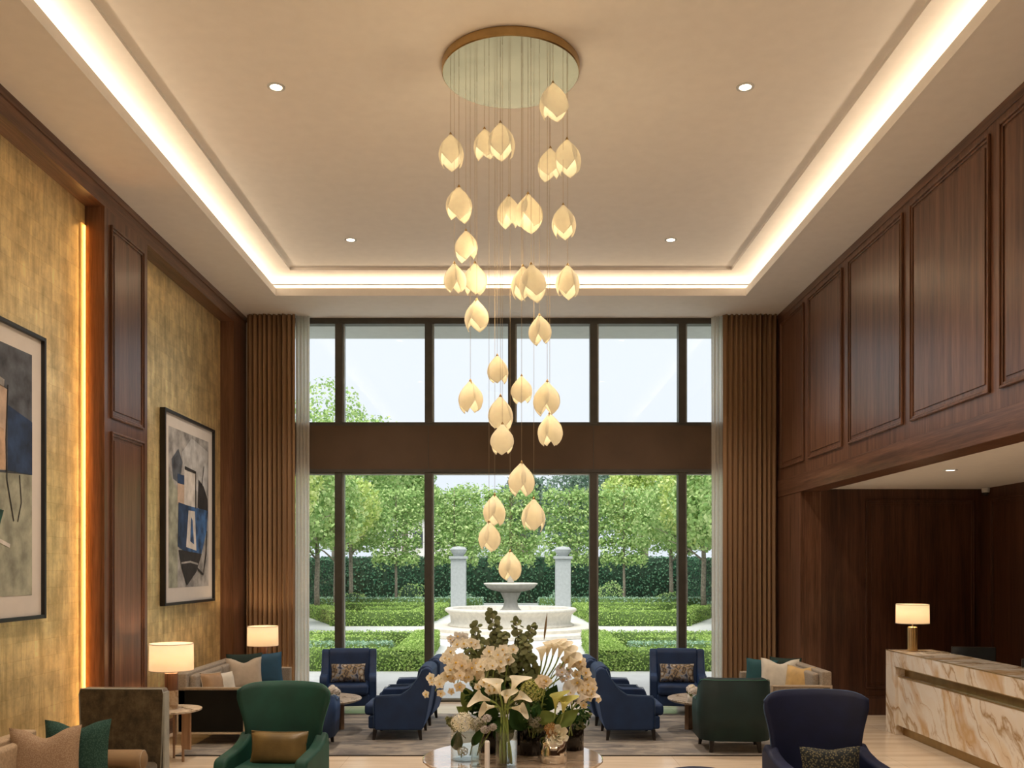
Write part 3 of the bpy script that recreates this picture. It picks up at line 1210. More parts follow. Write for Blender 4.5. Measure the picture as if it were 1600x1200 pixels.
picture(11.50, 13.44, 1.63, 4.10, [
    (M['pt_mist'], [(.40, .66), (.95, .62), (.98, .93), (.55, .98), (.30, .86)]),
    (M['pt_sage'], [(0, .0), (.20, .0), (.22, .60), (.0, .72)]),
    (M['pt_slate'], [(.10, .68), (.24, .66), (.32, .80), (.22, .88), (.06, .80)]),
    (M['pt_sand'], [(.20, .53), (.36, .53), (.36, .66), (.20, .67)]),
    (M['pt_navy'], [(.20, .66), (.36, .66), (.36, .72), (.20, .72)]),
    (M['pt_white'], [(.36, .52), (.66, .52), (.64, .76), (.36, .76)]),
    (M['pt_black'], [(.70, .53), (.98, .50), (.97, .60), (.86, .68), (.72, .72)]),
    (M['pt_navy'], [(.20, .26), (.44, .22), (.46, .53), (.22, .54)]),
    (M['pt_blue'], [(.44, .22), (.78, .20), (.94, .38), (.98, .52), (.46, .53)]),
    (M['pt_white'], [(.40, .26), (.66, .24), (.62, .50), (.46, .50)]),
    (M['pt_blue'], [(.50, .30), (.60, .28), (.56, .44), (.52, .46)]),
    (M['pt_black'], [(.22, .24), (.80, .22), (.66, .10), (.42, .01), (.30, .12)]),
    (M['pt_grey'], stroke([(.28, .155), (.5, .165), (.70, .15)], .012)),
    (M['pt_black'], stroke([(.37, .77), (.64, .76), (.64, .52)], .022)),
    (M['pt_black'], stroke([(.68, .12), (.84, .08), (.92, .22), (.94, .38)], .018)),
    (M['pt_black'], stroke([(.86, .82), (.80, .68)], .010)),
], M['pt_grey'], 'black-framed abstract with blue and charcoal shield shape, hung between pilaster and drape', 'p')
picture(6.60, 8.56, 1.64, 4.22, [
    (M['pt_sage'], [(0, 0), (1, 0), (1, .50), (0, .46)]),
    (M['pt_sand'], [(.0, .46), (.72, .50), (.74, .82), (.10, .90), (0, .86)]),
    (M['pt_peach'], [(.30, .50), (.72, .50), (.70, .66), (.40, .70)]),
    (M['pt_navy'], [(.74, .50), (1, .50), (1, .72), (.74, .76)]),
    (M['pt_green'], [(.30, .20), (.58, .16), (.70, .34), (.30, .36)]),
    (M['pt_black'], [(.20, .10), (.50, .06), (.62, .17), (.24, .20)]),
    (M['pt_white'], stroke([(.45, .34), (.55, .24), (.76, .20)], .016)),
    (M['pt_black'], stroke([(.74, .84), (.72, .62), (.73, .46), (.80, .30)], .010)),
    (M['pt_black'], stroke([(.86, .49), (.88, .38), (.84, .30)], .008)),
    (M['pt_grey'], stroke([(.10, .92), (.70, .84)], .03)),
], M['pt_slate'], 'large black-framed abstract of slate, sand and green, hung on nearer gold bay', 'p')


# ------------------------------------------------------------------ cushions
def cushion_mesh(w_, h_, t_, mat, chop=.0, pipe=None, name='cushion'):
    """stands upright: width x, height z, thickness y, base at z=0"""
    mb = MB()
    nu = 15

    def surf(sgn):
        def fn(u, v):
            a, b = u * 2 - 1, v * 2 - 1
            ia = 1 - .085 * (1 - b * b) * 0 - .07 * (1 - abs(b) ** 2)
            ib = 1 - .07 * (1 - abs(a) ** 2)
            x = a * w_ / 2 * ia
            z = b * h_ / 2 * ib
            th = t_ / 2 * max(0, (1 - a ** 4)) ** .55 * max(0, (1 - b ** 4)) ** .55
            dip = .6 * chop * math.exp(-(a * 2.3) ** 2) * max(0, b) ** 1.5
            z -= dip * h_ * .9
            th *= 1 - dip * 1.5
            return (x, sgn * th, z + h_ / 2)
        return fn
    mb.grid(surf(1), nu, nu)
    mb.grid(surf(-1), nu, nu)
    return mb


def cushion(kind, w_, h_, t_, mat, loc, rx, rz, label, group=None, chop=0, pipe=None, ry=0):
    mb = cushion_mesh(w_, h_, t_, mat, chop)
    o = mb.build(kind, mat, smooth=True)
    o.location = loc
    o.rotation_euler = (rx, ry, rz)
    tag(o, label, 'cushion', group)
    if pipe:
        pts = []
        n = 15
        for k in range(4):
            for i in range(n):
                s_ = i / n * 2 - 1
                a, b = [(s_, -1), (1, s_), (-s_, 1), (-1, -s_)][k]
                x = a * w_ / 2 * (1 - .07 * (1 - b * b))
                z = b * h_ / 2 * (1 - .07 * (1 - a * a))
                z -= .6 * chop * math.exp(-(a * 2.3) ** 2) * max(0, b) ** 1.5 * h_ * .9
                pts.append((x, 0, z + h_ / 2))
        pts.append(pts[0])
        MB().tube(pts, .006, 6).build('piping', pipe, o, smooth=True)
    return o


def rounded_poly(pts, r=.03, n=4):
    out = []
    k = len(pts)
    for i, p in enumerate(pts):
        p = Vector(p)
        a = Vector(pts[i - 1])
        b = Vector(pts[(i + 1) % k])
        ra = min(r, (a - p).length * .45)
        rb = min(r, (b - p).length * .45)
        A = p + (a - p).normalized() * ra
        B = p + (b - p).normalized() * rb
        for j in range(n + 1):
            t = j / n
            q = A * (1 - t) ** 2 + p * 2 * t * (1 - t) + B * t * t
            out.append((q.x, q.y))
    return out


def legs(t, spots, h, r0, r1, mat, splay=.12):
    for (x, y) in spots:
        sx, sy = (1 if x > 0 else -1), (1 if y > 0 else -1)
        mb = MB()
        o0 = (x, y, h)
        o1 = (x + sx * splay * h, y + sy * splay * h, 0)
        vs = []
        for (p, r) in ((o1, r1), (o0, r0)):
            vs += [(p[0] - r, p[1] - r, p[2]), (p[0] + r, p[1] - r, p[2]), (p[0] + r, p[1] + r, p[2]), (p[0] - r, p[1] + r, p[2])]
        mb.add(vs, [(3, 2, 1, 0), (4, 5, 6, 7), (0, 1, 5, 4), (1, 2, 6, 5), (2, 3, 7, 6), (3, 0, 4, 7)])
        mb.build('leg', mat, t, bevel=.004, seg=2)


# ------------------------------------------------------------------ club armchair (front faces -y locally)
def club_chair(name, body, pipe, label, group, loc, rz, W=.80):
    t = empty(name, loc, rz, label, 'armchair', group)
    prof = rounded_poly([(-.27, .14), (-.28, .50), (-.25, .555), (.05, .565), (.16, .64), (.26, .78), (.31, .88), (.37, .905), (.43, .86), (.43, .70), (.36, .30), (.31, .14)], .035)
    hw = W / 2
    for s_ in (-1, 1):
        x0, x1 = (-hw, -hw + .11) if s_ < 0 else (hw - .11, hw)
        a = MB().prism(prof, x0, x1, 'x').build('arm', body, t, bevel=.022, seg=3)
        xx = s_ * (hw - .004)
        pl = [(xx, y, z) for (y, z) in prof if z > .2]
        k = min(range(len(pl)), key=lambda i: pl[i][1] + pl[i][2] * .001)
        top = [(xx, y + 0.0, z) for (y, z) in [(-.281, .16), (-.284, .50), (-.25, .560), (.05, .570), (.16, .645), (.26, .785), (.31, .885)]]
        MB().tube(top, .005, 6).build('piping', pipe, a, smooth=True)
    # backrest between the arms, leaning back with a rolled top
    bp = rounded_poly([(.16, .30), (.25, .86), (.30, .91), (.38, .91), (.43, .86), (.42, .66), (.355, .30), (.31, .14), (.20, .14)], .03)
    MB().prism(bp, -hw + .105, hw - .105, 'x').build('backrest', body, t, bevel=.02, seg=3)
    MB().box(-hw + .10, hw - .10, -.36, .30, .14, .30).build('seat_base', body, t, bevel=.025, seg=3)
    MB().box(-hw + .112, hw - .112, -.41, .24, .30, .445).build('seat', body, t, bevel=.045, seg=4)
    legs(t, [(-hw + .09, -.27), (hw - .09, -.27), (-hw + .09, .27), (hw - .09, .27)], .145, .026, .015, M['dark_leg'])
    return t


ga = 'navy velvet club armchairs round the low tables'
a1 = club_chair('armchair', M['navy'], M['piping'], 'navy club armchair seen side-on, nearer of the pair between rug centre and left low table', ga, (-1.38, 11.62, 0), R(-90))
copy_tree(a1, (-1.34, 12.66, 0), R(-93), 'navy club armchair seen side-on, behind its twin on the gold-wall side of the flowers')
copy_tree(a1, (1.46, 11.60, 0), R(90), 'navy club armchair seen side-on, nearer of the pair on the reception side of the flowers')
copy_tree(a1, (1.40, 12.64, 0), R(93), 'navy club armchair seen side-on, mostly hidden behind its twin on the reception side')
copy_tree(a1, (-2.36, 13.52, 0), R(8), 'navy club armchair facing the room with its back to the glass, nearest the gold wall')
copy_tree(a1, (2.43, 13.52, 0), R(-8), 'navy club armchair facing the room with its back to the glass, reception side')
gl = 'floral lumbar cushions'
cushion('lumbar_cushion', .50, .27, .15, M['cu_floral'], (-2.35, 13.40, .455), R(-12), R(6), 'patterned lumbar cushion with pale floral print, on window armchair nearest the gold wall', gl, pipe=M['black'])
cushion('lumbar_cushion', .50, .27, .15, M['cu_floral'], (2.40, 13.40, .455), R(-12), R(-6), 'patterned lumbar cushion with pale floral print, on window armchair of the reception side', gl, pipe=M['black'])


# tub chair seen from behind (green) and its blue twin
def tub_chair(name, body, pipe, label, loc, rz, hb=.865, ha=.60):
    t = empty(name, loc, rz, label, 'armchair')
    W, D = .80, .78
    n = 40

    # the shell is a U in plan, its top sweeping from arm height to back height
    def plan(u):
        # u 0..1 from left front, round the back, to right front
        L1, r = .42, .22
        hw = W / 2
        segs = [('l', L1), ('a', pi / 2 * r), ('b', W - 2 * r), ('a2', pi / 2 * r), ('l2', L1)]
        T = sum(s[1] for s in segs)
        d = u * T
        yb = D / 2
        if d <= L1:
            return (-hw, yb - r - L1 + d)
        d -= L1
        if d <= pi / 2 * r:
            a = d / r
            return (-hw + r - r * cos(a), yb - r + r * sin(a))
        d -= pi / 2 * r
        if d <= W - 2 * r:
            return (-hw + r + d, yb)
        d -= W - 2 * r
        if d <= pi / 2 * r:
            a = d / r
            return (hw - r + r * sin(a), yb - r + r * cos(a))
        d -= pi / 2 * r
        return (hw, yb - r - d)

    def topz(u):
        k = abs(u - .5) * 2
        q = min(1, max(0, (k - .42) / .30))
        q = q * q * (3 - 2 * q)
        return hb * (1 - q) + ha * q
    vs, fs = [], []
    cxs, cys = 0, 0
    rows = 7
    for i in range(n + 1):
        u = i / n
        x, y = plan(u)
        tz = topz(u)
        ix, iy = x * .74, (y - .0) * 1.0 - .105 * max(0, 1 - abs(x) / (W / 2) * .0) * (1 if y > .1 else 0)
        if abs(x) > W / 2 - 1e-6:
            ix, iy = math.copysign(W / 2 - .11, x), y
        else:
            ix, iy = x * (W / 2 - .11) / (W / 2), y - .11 * min(1, (y - (D / 2 - .22)) / .22)
        for (f, z, r_) in ((1, .155, 0), (1.03, .45, 0), (1.015, tz - .04, 0), (.99, tz - .01, .3), (.97, tz, .5)):
            qx, qy = x * f * (1 - r_) + ix * r_, y * (1 + (f - 1) * .6) * (1 - r_) + iy * r_
            vs.append((qx, qy, z))
        vs.append((ix, iy, tz - .03))
        vs.append((ix, iy, .26))
    for i in range(n):
        for j in range(rows - 1):
            fs.append((i * rows + j, (i + 1) * rows + j, (i + 1) * rows + j + 1, i * rows + j + 1))
        fs.append((i * rows + rows - 1, (i + 1) * rows + rows - 1, (i + 1) * rows, i * rows))
    fs.append(tuple(range(rows)))
    fs.append(tuple(n * rows + j for j in reversed(range(rows))))
    MB().add(vs, fs).build('backrest', body, t, smooth=True)
    pts = []
    for i in range(n + 1):
        x, y = plan(i / n)
        pts.append((x * 1.008, y * 1.004, topz(i / n) - .022))
    MB().tube(pts, .005, 6).build('piping', pipe, t, smooth=True)
    MB().box(-.30, .30, -.30, .29, .155, .32).build('seat_base', body, t, bevel=.02)
    MB().box(-.29, .29, -.36, .28, .32, .45).build('seat', body, t, bevel=.045, seg=4)
    legs(t, [(-.31, -.20), (.31, -.20), (-.26, .27), (.26, .27)], .16, .028, .016, M['dark_leg'], .10)
    return t


tub_chair('tub_armchair', M['green_dark'], M['piping_green'], 'dark green velvet tub armchair seen from behind, beside the right low table', (2.56, 10.80, 0), R(177))
b2 = tub_chair('tub_armchair', M['navy'], M['piping'], 'blue velvet tub armchair with back turned, mostly hidden behind the green wing chair', (-2.45, 10.92, 0), R(184), .66, .58)


# ------------------------------------------------------------------ wing chair (front faces -y)
def wing_chair(name, body, pipe, label, loc, rz, top=1.08, wt=.82, wb=.60):
    t = empty(name, loc, rz, label, 'armchair')

    def width(v):
        z = .36 + (top - .36) * v
        q = min(1, max(0, (z - .62) / (top - .62)))
        q = q * q * (3 - 2 * q)
        return wb + (wt - wb) * min(1, q * 1.15)

    def shell(u, v):
        a = u * 2 - 1
        z = .36 + (top - .36) * v
        hw = width(v) / 2
        x = a * hw
        # rounded shoulders
        zz = z - (.055 * abs(a) ** 8 + .012 * a * a) * (v ** 4)
        y = .30 + .10 * v - .16 * abs(a) ** 2.6 * (.35 + .65 * v)
        return (x, y, zz)
    vs, fs = [], []
    nu, nv = 21, 16
    thick = .085
    mb = MB()

    def front(u, v):
        a = u * 2 - 1
        x, y, z = shell(u, v)
        e = max(abs(a), v) ** 10
        return (x * (1 - .0), y - thick * .5 * (1 - .55 * e), z)

    def back(u, v):
        a = u * 2 - 1
        x, y, z = shell(u, v)
        e = max(abs(a), v) ** 10
        return (x, y + thick * .5 * (1 - .55 * e), z)
    mb.grid(front, nu, nv)
    n0 = nu * nv
    mb.grid(back, nu, nv)
    ring = [(i, 0) for i in range(nu)] + [(nu - 1, j) for j in range(1, nv)] + [(i, nv - 1) for i in range(nu - 2, -1, -1)] + [(0, j) for j in range(nv - 2, 0, -1)]
    idx = [j * nu + i for i, j in ring]
    for k in range(len(idx)):
        a, b = idx[k], idx[(k + 1) % len(idx)]
        mb.f.append((a, b, b + n0, a + n0))
        mb.mi.append(0)
    bk = mb.build('backrest', body, t, smooth=True)
    pts = []
    for k in range(nv):
        x, y, z = shell(0, k / (nv - 1))
        pts.append((x - .002, y, z))
    for i in range(1, nu):
        x, y, z = shell(i / (nu - 1), 1)
        pts.append((x, y, z + .001))
    for k in range(nv - 2, -1, -1):
        x, y, z = shell(1, k / (nv - 1))
        pts.append((x + .002, y, z))
    MB().tube(pts, .006, 6).build('piping', pipe, bk, smooth=True)
    prof = rounded_poly([(-.38, .15), (-.39, .48), (-.36, .53), (.02, .56), (.18, .60), (.27, .66), (.33, .58), (.33, .15)], .04)
    for s_ in (-1, 1):
        x0, x1 = (-wb / 2 - .055, -wb / 2 + .055) if s_ < 0 else (wb / 2 - .055, wb / 2 + .055)
        MB().prism(prof, x0, x1, 'x').build('arm', body, t, bevel=.03, seg=4)
    MB().box(-.32, .32, -.36, .33, .15, .30).build('seat_base', body, t, bevel=.02)
    MB().box(-.305, .305, -.40, .28, .30, .43).build('seat', body, t, bevel=.05, seg=4)
    legs(t, [(-.34, -.31), (.34, -.31), (-.32, .26), (.32, .26)], .16, .026, .016, M['dark_leg'])
    return t


wing_chair('wing_chair', M['green'], M['piping_green'], 'emerald velvet wing chair facing the camera with a gold cushion on its seat', (-2.03, 7.98, 0), R(-4), 1.08, .83, .68)
cushion('lumbar_cushion', .50, .29, .16, M['cu_gold'], (-2.00, 7.98, .405), R(-10), R(-4), 'bronze-gold satin lumbar cushion with piping, on the emerald wing chair', pipe=M['cu_gold'])
wing_chair('wing_chair', M['navy_dark'], M['piping'], 'midnight blue velvet wing chair facing the camera before the reception desk', (2.54, 7.42, 0), R(4), 1.08, .88, .76)
cushion('lumbar_cushion', .50, .28, .16, M['cu_leopard'], (2.545, 7.36, .405), R(-8), R(3), 'dark cushion with small golden dots, on the midnight blue wing chair', chop=.12)

# high square-backed chair, olive-brown crushed velvet
t = empty('high_back_chair', (-3.50, 8.10, 0), R(-2), 'square high-backed chair in mottled olive-brown velvet against the lit pilaster corner', 'armchair')
bp = [(-.36, .12), (.35, .12), (.385, .98), (.37, 1.022), (-.37, 1.022), (-.385, .98)]
bk = MB().prism(rounded_poly(bp, .02), .22, .34, 'y').build('backrest', M['taupe'], t, bevel=.012, seg=3)
MB().tube([(.352, .222, .14), (.384, .222, .97), (.371, .222, 1.018), (-.371, .222, 1.018), (-.384, .222, .97), (-.352, .222, .14)], .006, 6).build('piping', M['taupe_edge'], bk, smooth=True)
MB().box(.372, .392, .225, .335, .14, .99, T=Matrix.Identity(4)).build('side_band', M['taupe_edge'], bk, bevel=.004, seg=1)
MB().box(-.345, .345, -.36, .22, .12, .26).build('seat_base', M['taupe'], t, bevel=.02)
MB().box(-.34, .34, -.38, .22, .26, .375).build('seat', M['taupe'], t, bevel=.04, seg=4)
legs(t, [(-.30, -.30), (.30, -.30), (-.30, .28), (.30, .28)], .125, .024, .016, M['dark_leg'])
t = MB().lathe([(.0001, -.27), (.06, -.268), (.083, -.25), (.088, -.22), (.088, .22), (.083, .25), (.06, .268), (.0001, .27)], 28, T=TR((0, 0, 0), 0, R(90), 0)).build('bolster_cushion', M['bolster'], smooth=True)
t.location = (-3.38, 7.90, .468)
t.rotation_euler = (0, 0, R(1))
tag(t, 'round tan bolster lying across the seat of the high square-backed chair', 'cushion')
for sx in (-1, 1):
    MB().lathe([(.080, 0), (.086, .003), (.080, .006)], 28, (0, 0, 0), TR((sx * .252 - .003, 0, 0), 0, R(90), 0), close=True).build('piping', M['sofa_frame'], t, smooth=True)

# ------------------------------------------------------------------ sofas


def sofa(label, x0, x1, y0, y1, face, fabric, arm_out, trim, hb=.86, ha=.69, feet=.14, ncush=2):
    """along a side wall; back at the x0 side when face=+1 (looks to +x), else at x1"""
    cx, cy = (x0 + x1) / 2, (y0 + y1) / 2
    t = empty('sofa', (cx, cy, 0), 0, label, 'sofa')
    D, Lh = (x1 - x0) / 2, (y1 - y0) / 2
    f = face
    bx = -f * D
    MB().box(min(bx, bx + f * .12), max(bx, bx + f * .12), -Lh, Lh, feet, hb).build('backrest', fabric, t, bevel=.02, seg=3)
    MB().box(min(bx + f * .14, f * (D - .02)), max(bx + f * .14, f * (D - .02)), -Lh + .08, Lh - .08, feet, .30).build('seat_base', fabric, t, bevel=.012, seg=2)
    for s_ in (-1, 1):
        ya, yb_ = (-Lh, -Lh + .085) if s_ < 0 else (Lh - .085, Lh)
        xa, xb = min(bx, f * D), max(bx, f * D)
        a = MB().box(xa + .003, xb, ya + .004, yb_ - .004, feet + .01, ha).build('arm', fabric, t, bevel=.012, seg=2)
        # lacquered outer face and pale edge trim
        yo = ya if s_ < 0 else yb_
        MB().box(xa + .03, xb - .03, min(yo, yo - s_ * .006), max(yo, yo - s_ * .006), feet + .03, ha - .03).build('outer_panel', arm_out, a)
        rg = MB()
        for (p, q, r_, s2) in ((xa, xa + .022, feet, ha + .004), (xb - .022, xb + .004, feet, ha + .004), (xa + .022, xb - .022, feet, feet + .022), (xa + .022, xb - .022, ha - .018, ha + .004)):
            rg.box(p, q, min(yo - s_ * .012, yo + s_ * .006), max(yo - s_ * .012, yo + s_ * .006), r_, s2)
        rg.build('edge_trim', trim, a, bevel=.003, seg=1)
    n = ncush
    L = 2 * Lh - .18
    for k in range(n):
        ya = -Lh + .09 + k * L / n
        c0, c1 = bx + f * .15, f * (D + .01)
        MB().box(min(c0, c1), max(c0, c1), ya + .004, ya + L / n - .004, .30, .45).build('seat', fabric, t, bevel=.03, seg=3)
        c0, c1 = bx + f * .115, bx + f * .20
        MB().box(min(c0, c1), max(c0, c1), ya + .006, ya + L / n - .006, .45, hb - .03).build('back_cushion', fabric, t, bevel=.035, seg=3)
    legs(t, [(-D + .06, -Lh + .06), (D - .06, -Lh + .06), (-D + .06, Lh - .06), (D - .06, Lh - .06)], feet, .02, .015, M['oak_leg'], .02)
    return t


sofa('long greige sofa with black lacquer side panel, against the gold wall near the drape', -3.95, -3.13, 10.95, 13.25, 1, M['sofa'], M['lacquer'], M['sofa_frame'])
cushion('cushion', .40, .38, .14, M['cu_brown'], (-3.62, 11.36, .45), R(-14), R(70), 'bronze satin cushion with pale piping, at the near end of the long greige sofa', pipe=M['cu_beige'], ry=R(4))
cushion('cushion', .36, .34, .13, M['cu_white'], (-3.60, 11.74, .45), R(-14), R(60), 'small ivory and brown cushion next to the bronze satin one on the sofa')
cushion('cushion', .48, .46, .17, M['cu_beige'], (-3.56, 12.45, .45), R(-14), R(28), 'large beige linen cushion with a chopped top on the long greige sofa', chop=.25)
cushion('cushion', .50, .48, .16, M['cu_dgreen'], (-3.66, 12.82, .45), R(-12), R(28), 'very dark green cushion behind the large beige one on the sofa')
cushion('cushion', .44, .47, .14, M['cu_blue'], (-3.40, 12.98, .45), R(-8), R(8), 'slate blue velvet cushion against the far arm of the long greige sofa', ry=R(-4))

sofa('short greige sofa with pale trim against the walnut wall, behind the green tub armchair', 3.13, 3.86, 11.15, 12.7, -1, M['sofa'], M['sofa'], M['cu_beige'])
cushion('cushion', .42, .43, .13, M['cu_teal'], (3.36, 12.50, .45), R(-8), R(-14), 'teal cushion against the far arm of the sofa by the walnut wall', ry=R(4))
cushion('cushion', .50, .47, .17, M['cu_white'], (3.53, 12.22, .45), R(-14), R(-24), 'large ivory cushion with a chopped top on the short sofa by the walnut wall', chop=.25)
cushion('cushion', .44, .46, .15, M['cu_dgreen'], (3.66, 12.44, .45), R(-10), R(-34), 'dark green cushion peeking out behind the ivory one on the short sofa')
cushion('cushion', .42, .43, .16, M['cu_yellow'], (3.60, 11.66, .45), R(-12), R(-52), 'ochre and ivory cushion at the near end of the short sofa', chop=.1)

sofa('tan sofa along the gold wall in the near corner, mostly cut off by the frame', -3.86, -3.04, 5.30, 7.33, 1, M['sofa_tan'], M['sofa_tan'], M['sofa_frame'], hb=.83, ha=.50)
cushion('cushion', .50, .46, .18, M['cu_tan_speck'], (-3.50, 6.96, .45), R(-10), R(18), 'speckled tan cushion in front, on the tan sofa', chop=.30)
cushion('cushion', .50, .48, .17, M['cu_green_speck'], (-3.36, 7.16, .45), R(-8), R(6), 'dark green bouclé cushion behind the speckled tan one', chop=.22)

# navy ottoman peeping in at the bottom edge
t = empty('ottoman', (1.525, 7.50, 0), 0, 'round navy ottoman top just peeping in beside the central flower table', 'ottoman')
MB().lathe([(.0001, .10), (.28, .10), (.29, .13), (.29, .40), (.275, .44), (.22, .455), (.0001, .458)], 48).build('seat', M['navy_dark'], t, smooth=True)
legs(t, [(-.17, -.17), (.17, -.17), (-.17, .17), (.17, .17)], .11, .02, .014, M['dark_leg'], .02)

# ------------------------------------------------------------------ rug and low tables
o = MB().box(-3.75, 3.35, 10.38, 13.35, 0, .012).build('rug', M['rug'], bevel=.004, seg=1)
tag(o, 'large grey and taupe abstract rug beneath the seating by the window', 'rug')
MB().box(-3.76, 3.36, 10.368, 10.382, 0, .013).build('binding', M['dark_leg'], o)


def low_table(label, loc):
    t = empty('coffee_table', loc, 0, label, 'coffee table', 'round marble low tables')
    MB().lathe([(.0001, .385), (.50, .385), (.535, .40), (.54, .415), (.535, .422), (.0001, .422)], 56).build('tabletop', M['marble_grey'], t)
    for a in (R(-75), R(45), R(165)):
        MB().box(-.13, .13, -.03, .03, 0, .386, T=TR((cos(a) * .27, sin(a) * .27, 0), 0, 0, a + pi / 2)).build('leg', M['oak_leg'], t, bevel=.006, seg=2)
    return t


t1 = low_table('round grey marble low table beside the sofa on the gold-wall side', (-2.46, 11.92, .012))
copy_tree(t1, (2.56, 11.92, .012), R(-28), 'round grey marble low table between the green tub armchair and the window')

# ------------------------------------------------------------------ side tables with lamps


def side_table(label, loc):
    t = empty('side_table', loc, 0, label, 'side table', 'round side tables with lamps')
    MB().lathe([(.0001, .545), (.30, .545), (.32, .555), (.32, .570), (.0001, .572)], 48).build('tabletop', M['marble_grey'], t)
    for a in (R(-20), R(100), R(220)):
        MB().box(-.055, .055, -.012, .012, .14, .546, T=TR((cos(a) * .20, sin(a) * .20, 0), 0, 0, a)).box(-.055, -.035, -.011, .011, 0, .14, T=TR((cos(a) * .20, sin(a) * .20, 0), 0, 0, a)).build('leg', M['oak_leg'], t)
    return t


s1 = side_table('round stone side table with slab legs beside black sofa panel', (-3.70, 10.12, 0))
copy_tree(s1, (-3.70, 13.66, 0), R(30), 'round side table tucked behind the far end of the long greige sofa')


def table_lamp(label, loc, base, sr=.225, z0=.42, sh=.30, watt=13, grp='table lamps'):
    t = empty('table_lamp', loc, 0, label, 'lamp', grp)
    if base == 'wood':
        MB().lathe([(.0001, 0), (.072, 0), (.072, .20), (.0001, .20)], 36).build('base', M['marble_lamp'], t, smooth=False)
        MB().lathe([(.0001, .20), (.070, .20), (.070, .385), (.0001, .387)], 36).build('upper_base', M['walnut'], t, smooth=False)
    else:
        MB().lathe([(.0001, 0), (.068, 0), (.068, .012), (.05, .016)], 36).build('foot', M['brass'], t)
        MB().lathe([(.0001, .016), (.056, .016), (.056, .295), (.045, .305), (.0001, .306)], 48, wob=lambda a: .05 * cos(a * 14)).build('base', M['brass'], t)
    hb = .387 if base == 'wood' else .306
    MB().tube([(0, 0, hb), (0, 0, z0 + .14)], .008, 8).build('stem', M['brass'], t)
    s = MB().lathe([(sr, z0), (sr * .985, z0 + sh)], 56)
    s.f = s.f[:56]
    s.mi = s.mi[:56]
    sd = s.build('lamp_shade', M['shade'], t, smooth=True, solid=.003, fix=False)
    MB().lathe([(sr + .0015, z0), (sr + .0015, z0 + .008), (sr - .001, z0 + .008), (sr - .001, z0)], 56, close=True).lathe([(sr * .985 + .0015, z0 + sh - .008), (sr * .985 + .0015, z0 + sh), (sr * .985 - .001, z0 + sh), (sr * .985 - .001, z0 + sh - .008)], 56, close=True).build('shade_rim', M['cu_white'], sd)
    MB().sphere((0, 0, z0 + .16), .032, 12, 8).build('bulb', M['bulb'], t, smooth=True)
    l = light('POINT', 'lamp_light', (loc[0], loc[1], loc[2] + z0 + .16), watt, (1.0, .68, .38), shadow_soft_size=.045)
    return t


table_lamp('drum-shaded table lamp on walnut and stone cylinder, beside the near end of long sofa', (-3.70, 10.12, .572), 'wood', .232, .415, .295, 30)
table_lamp('drum-shaded table lamp before the brown drape, behind the far sofa arm', (-3.66, 13.70, .572), 'wood', .225, .385, .29, 26)
table_lamp('brass-based table lamp on the end of the marble reception desk', (5.10, 11.78, 1.055), 'brass', .20, .345, .245, 13)

# ------------------------------------------------------------------ reception desk
t = empty('reception_desk', (4.85, 8.5, 0), 0, 'long gold-veined marble reception desk with recessed brass channel', 'reception desk')
DX, DY0, DY1 = .60, -4.5, 3.5     # depth, near end, far end (local)
MB().box(0, DX, DY0, DY1, .86, 1.05).build('top_rail', M['marble'], t, bevel=.003, seg=1)
MB().box(0, DX, DY1 - .30, DY1, 0, .86).build('end_panel', M['marble'], t, bevel=.003, seg=1)
MB().box(.035, DX - .05, DY0, DY1 - .30, .12, .74).build('front_panel', M['marble'], t, bevel=.003, seg=1)
MB().box(.12, DX - .08, DY0, DY1 - .30, .74, .86).build('channel', M['brass_rim'], t)
MB().box(.10, DX - .08, DY0, DY1 - .30, 0, .12).build('plinth', M['brass_rim'], t)
MB().box(-.004, .006, DY0, DY1 - .30, .852, .862).box(.030, .04, DY0, DY1 - .30, .735, .745).box(-.004, .004, DY0, DY1, 1.046, 1.053).build('brass_edging', M['brass'], t)
MB().box(DX, DX + .75, DY0, DY1 - .1, .70, .74).build('worktop', M['walnut_y'], t)
MB().box(DX + .70, DX + .75, DY0, DY1 - .1, 0, .70).build('back_panel', M['walnut_dark'], t)


def monitor(label, loc, rz):
    t = empty('monitor', loc, rz, label, 'monitor', 'monitors behind the reception desk')
    MB().box(-.25, .25, -.012, .018, .10, .40).build('housing', M['black'], t, bevel=.008, seg=2)
    MB().box(-.24, .24, -.014, -.012, .11, .39).build('screen', M['window_dark'], t)
    MB().box(-.03, .03, .018, .045, .02, .25).build('stand', M['black'], t, bevel=.004, seg=1)
    MB().box(-.11, .11, -.07, .09, 0, .012).build('foot', M['black'], t, bevel=.003, seg=1)


monitor('black monitor showing above the desk top beside the brass lamp', (5.66, 11.35, .74), R(-14))
monitor('black monitor showing above the desk top at the frame edge', (5.66, 9.78, .74), R(-14))
o = MB().box(-.15, .15, -.10, .10, 0, .012).build('paper_tray', M['marble_grey'])
o.location = (5.25, 11.5, 1.05)
tag(o, 'thin flat stone tray lying on the desk top next to the brass lamp', 'tray')

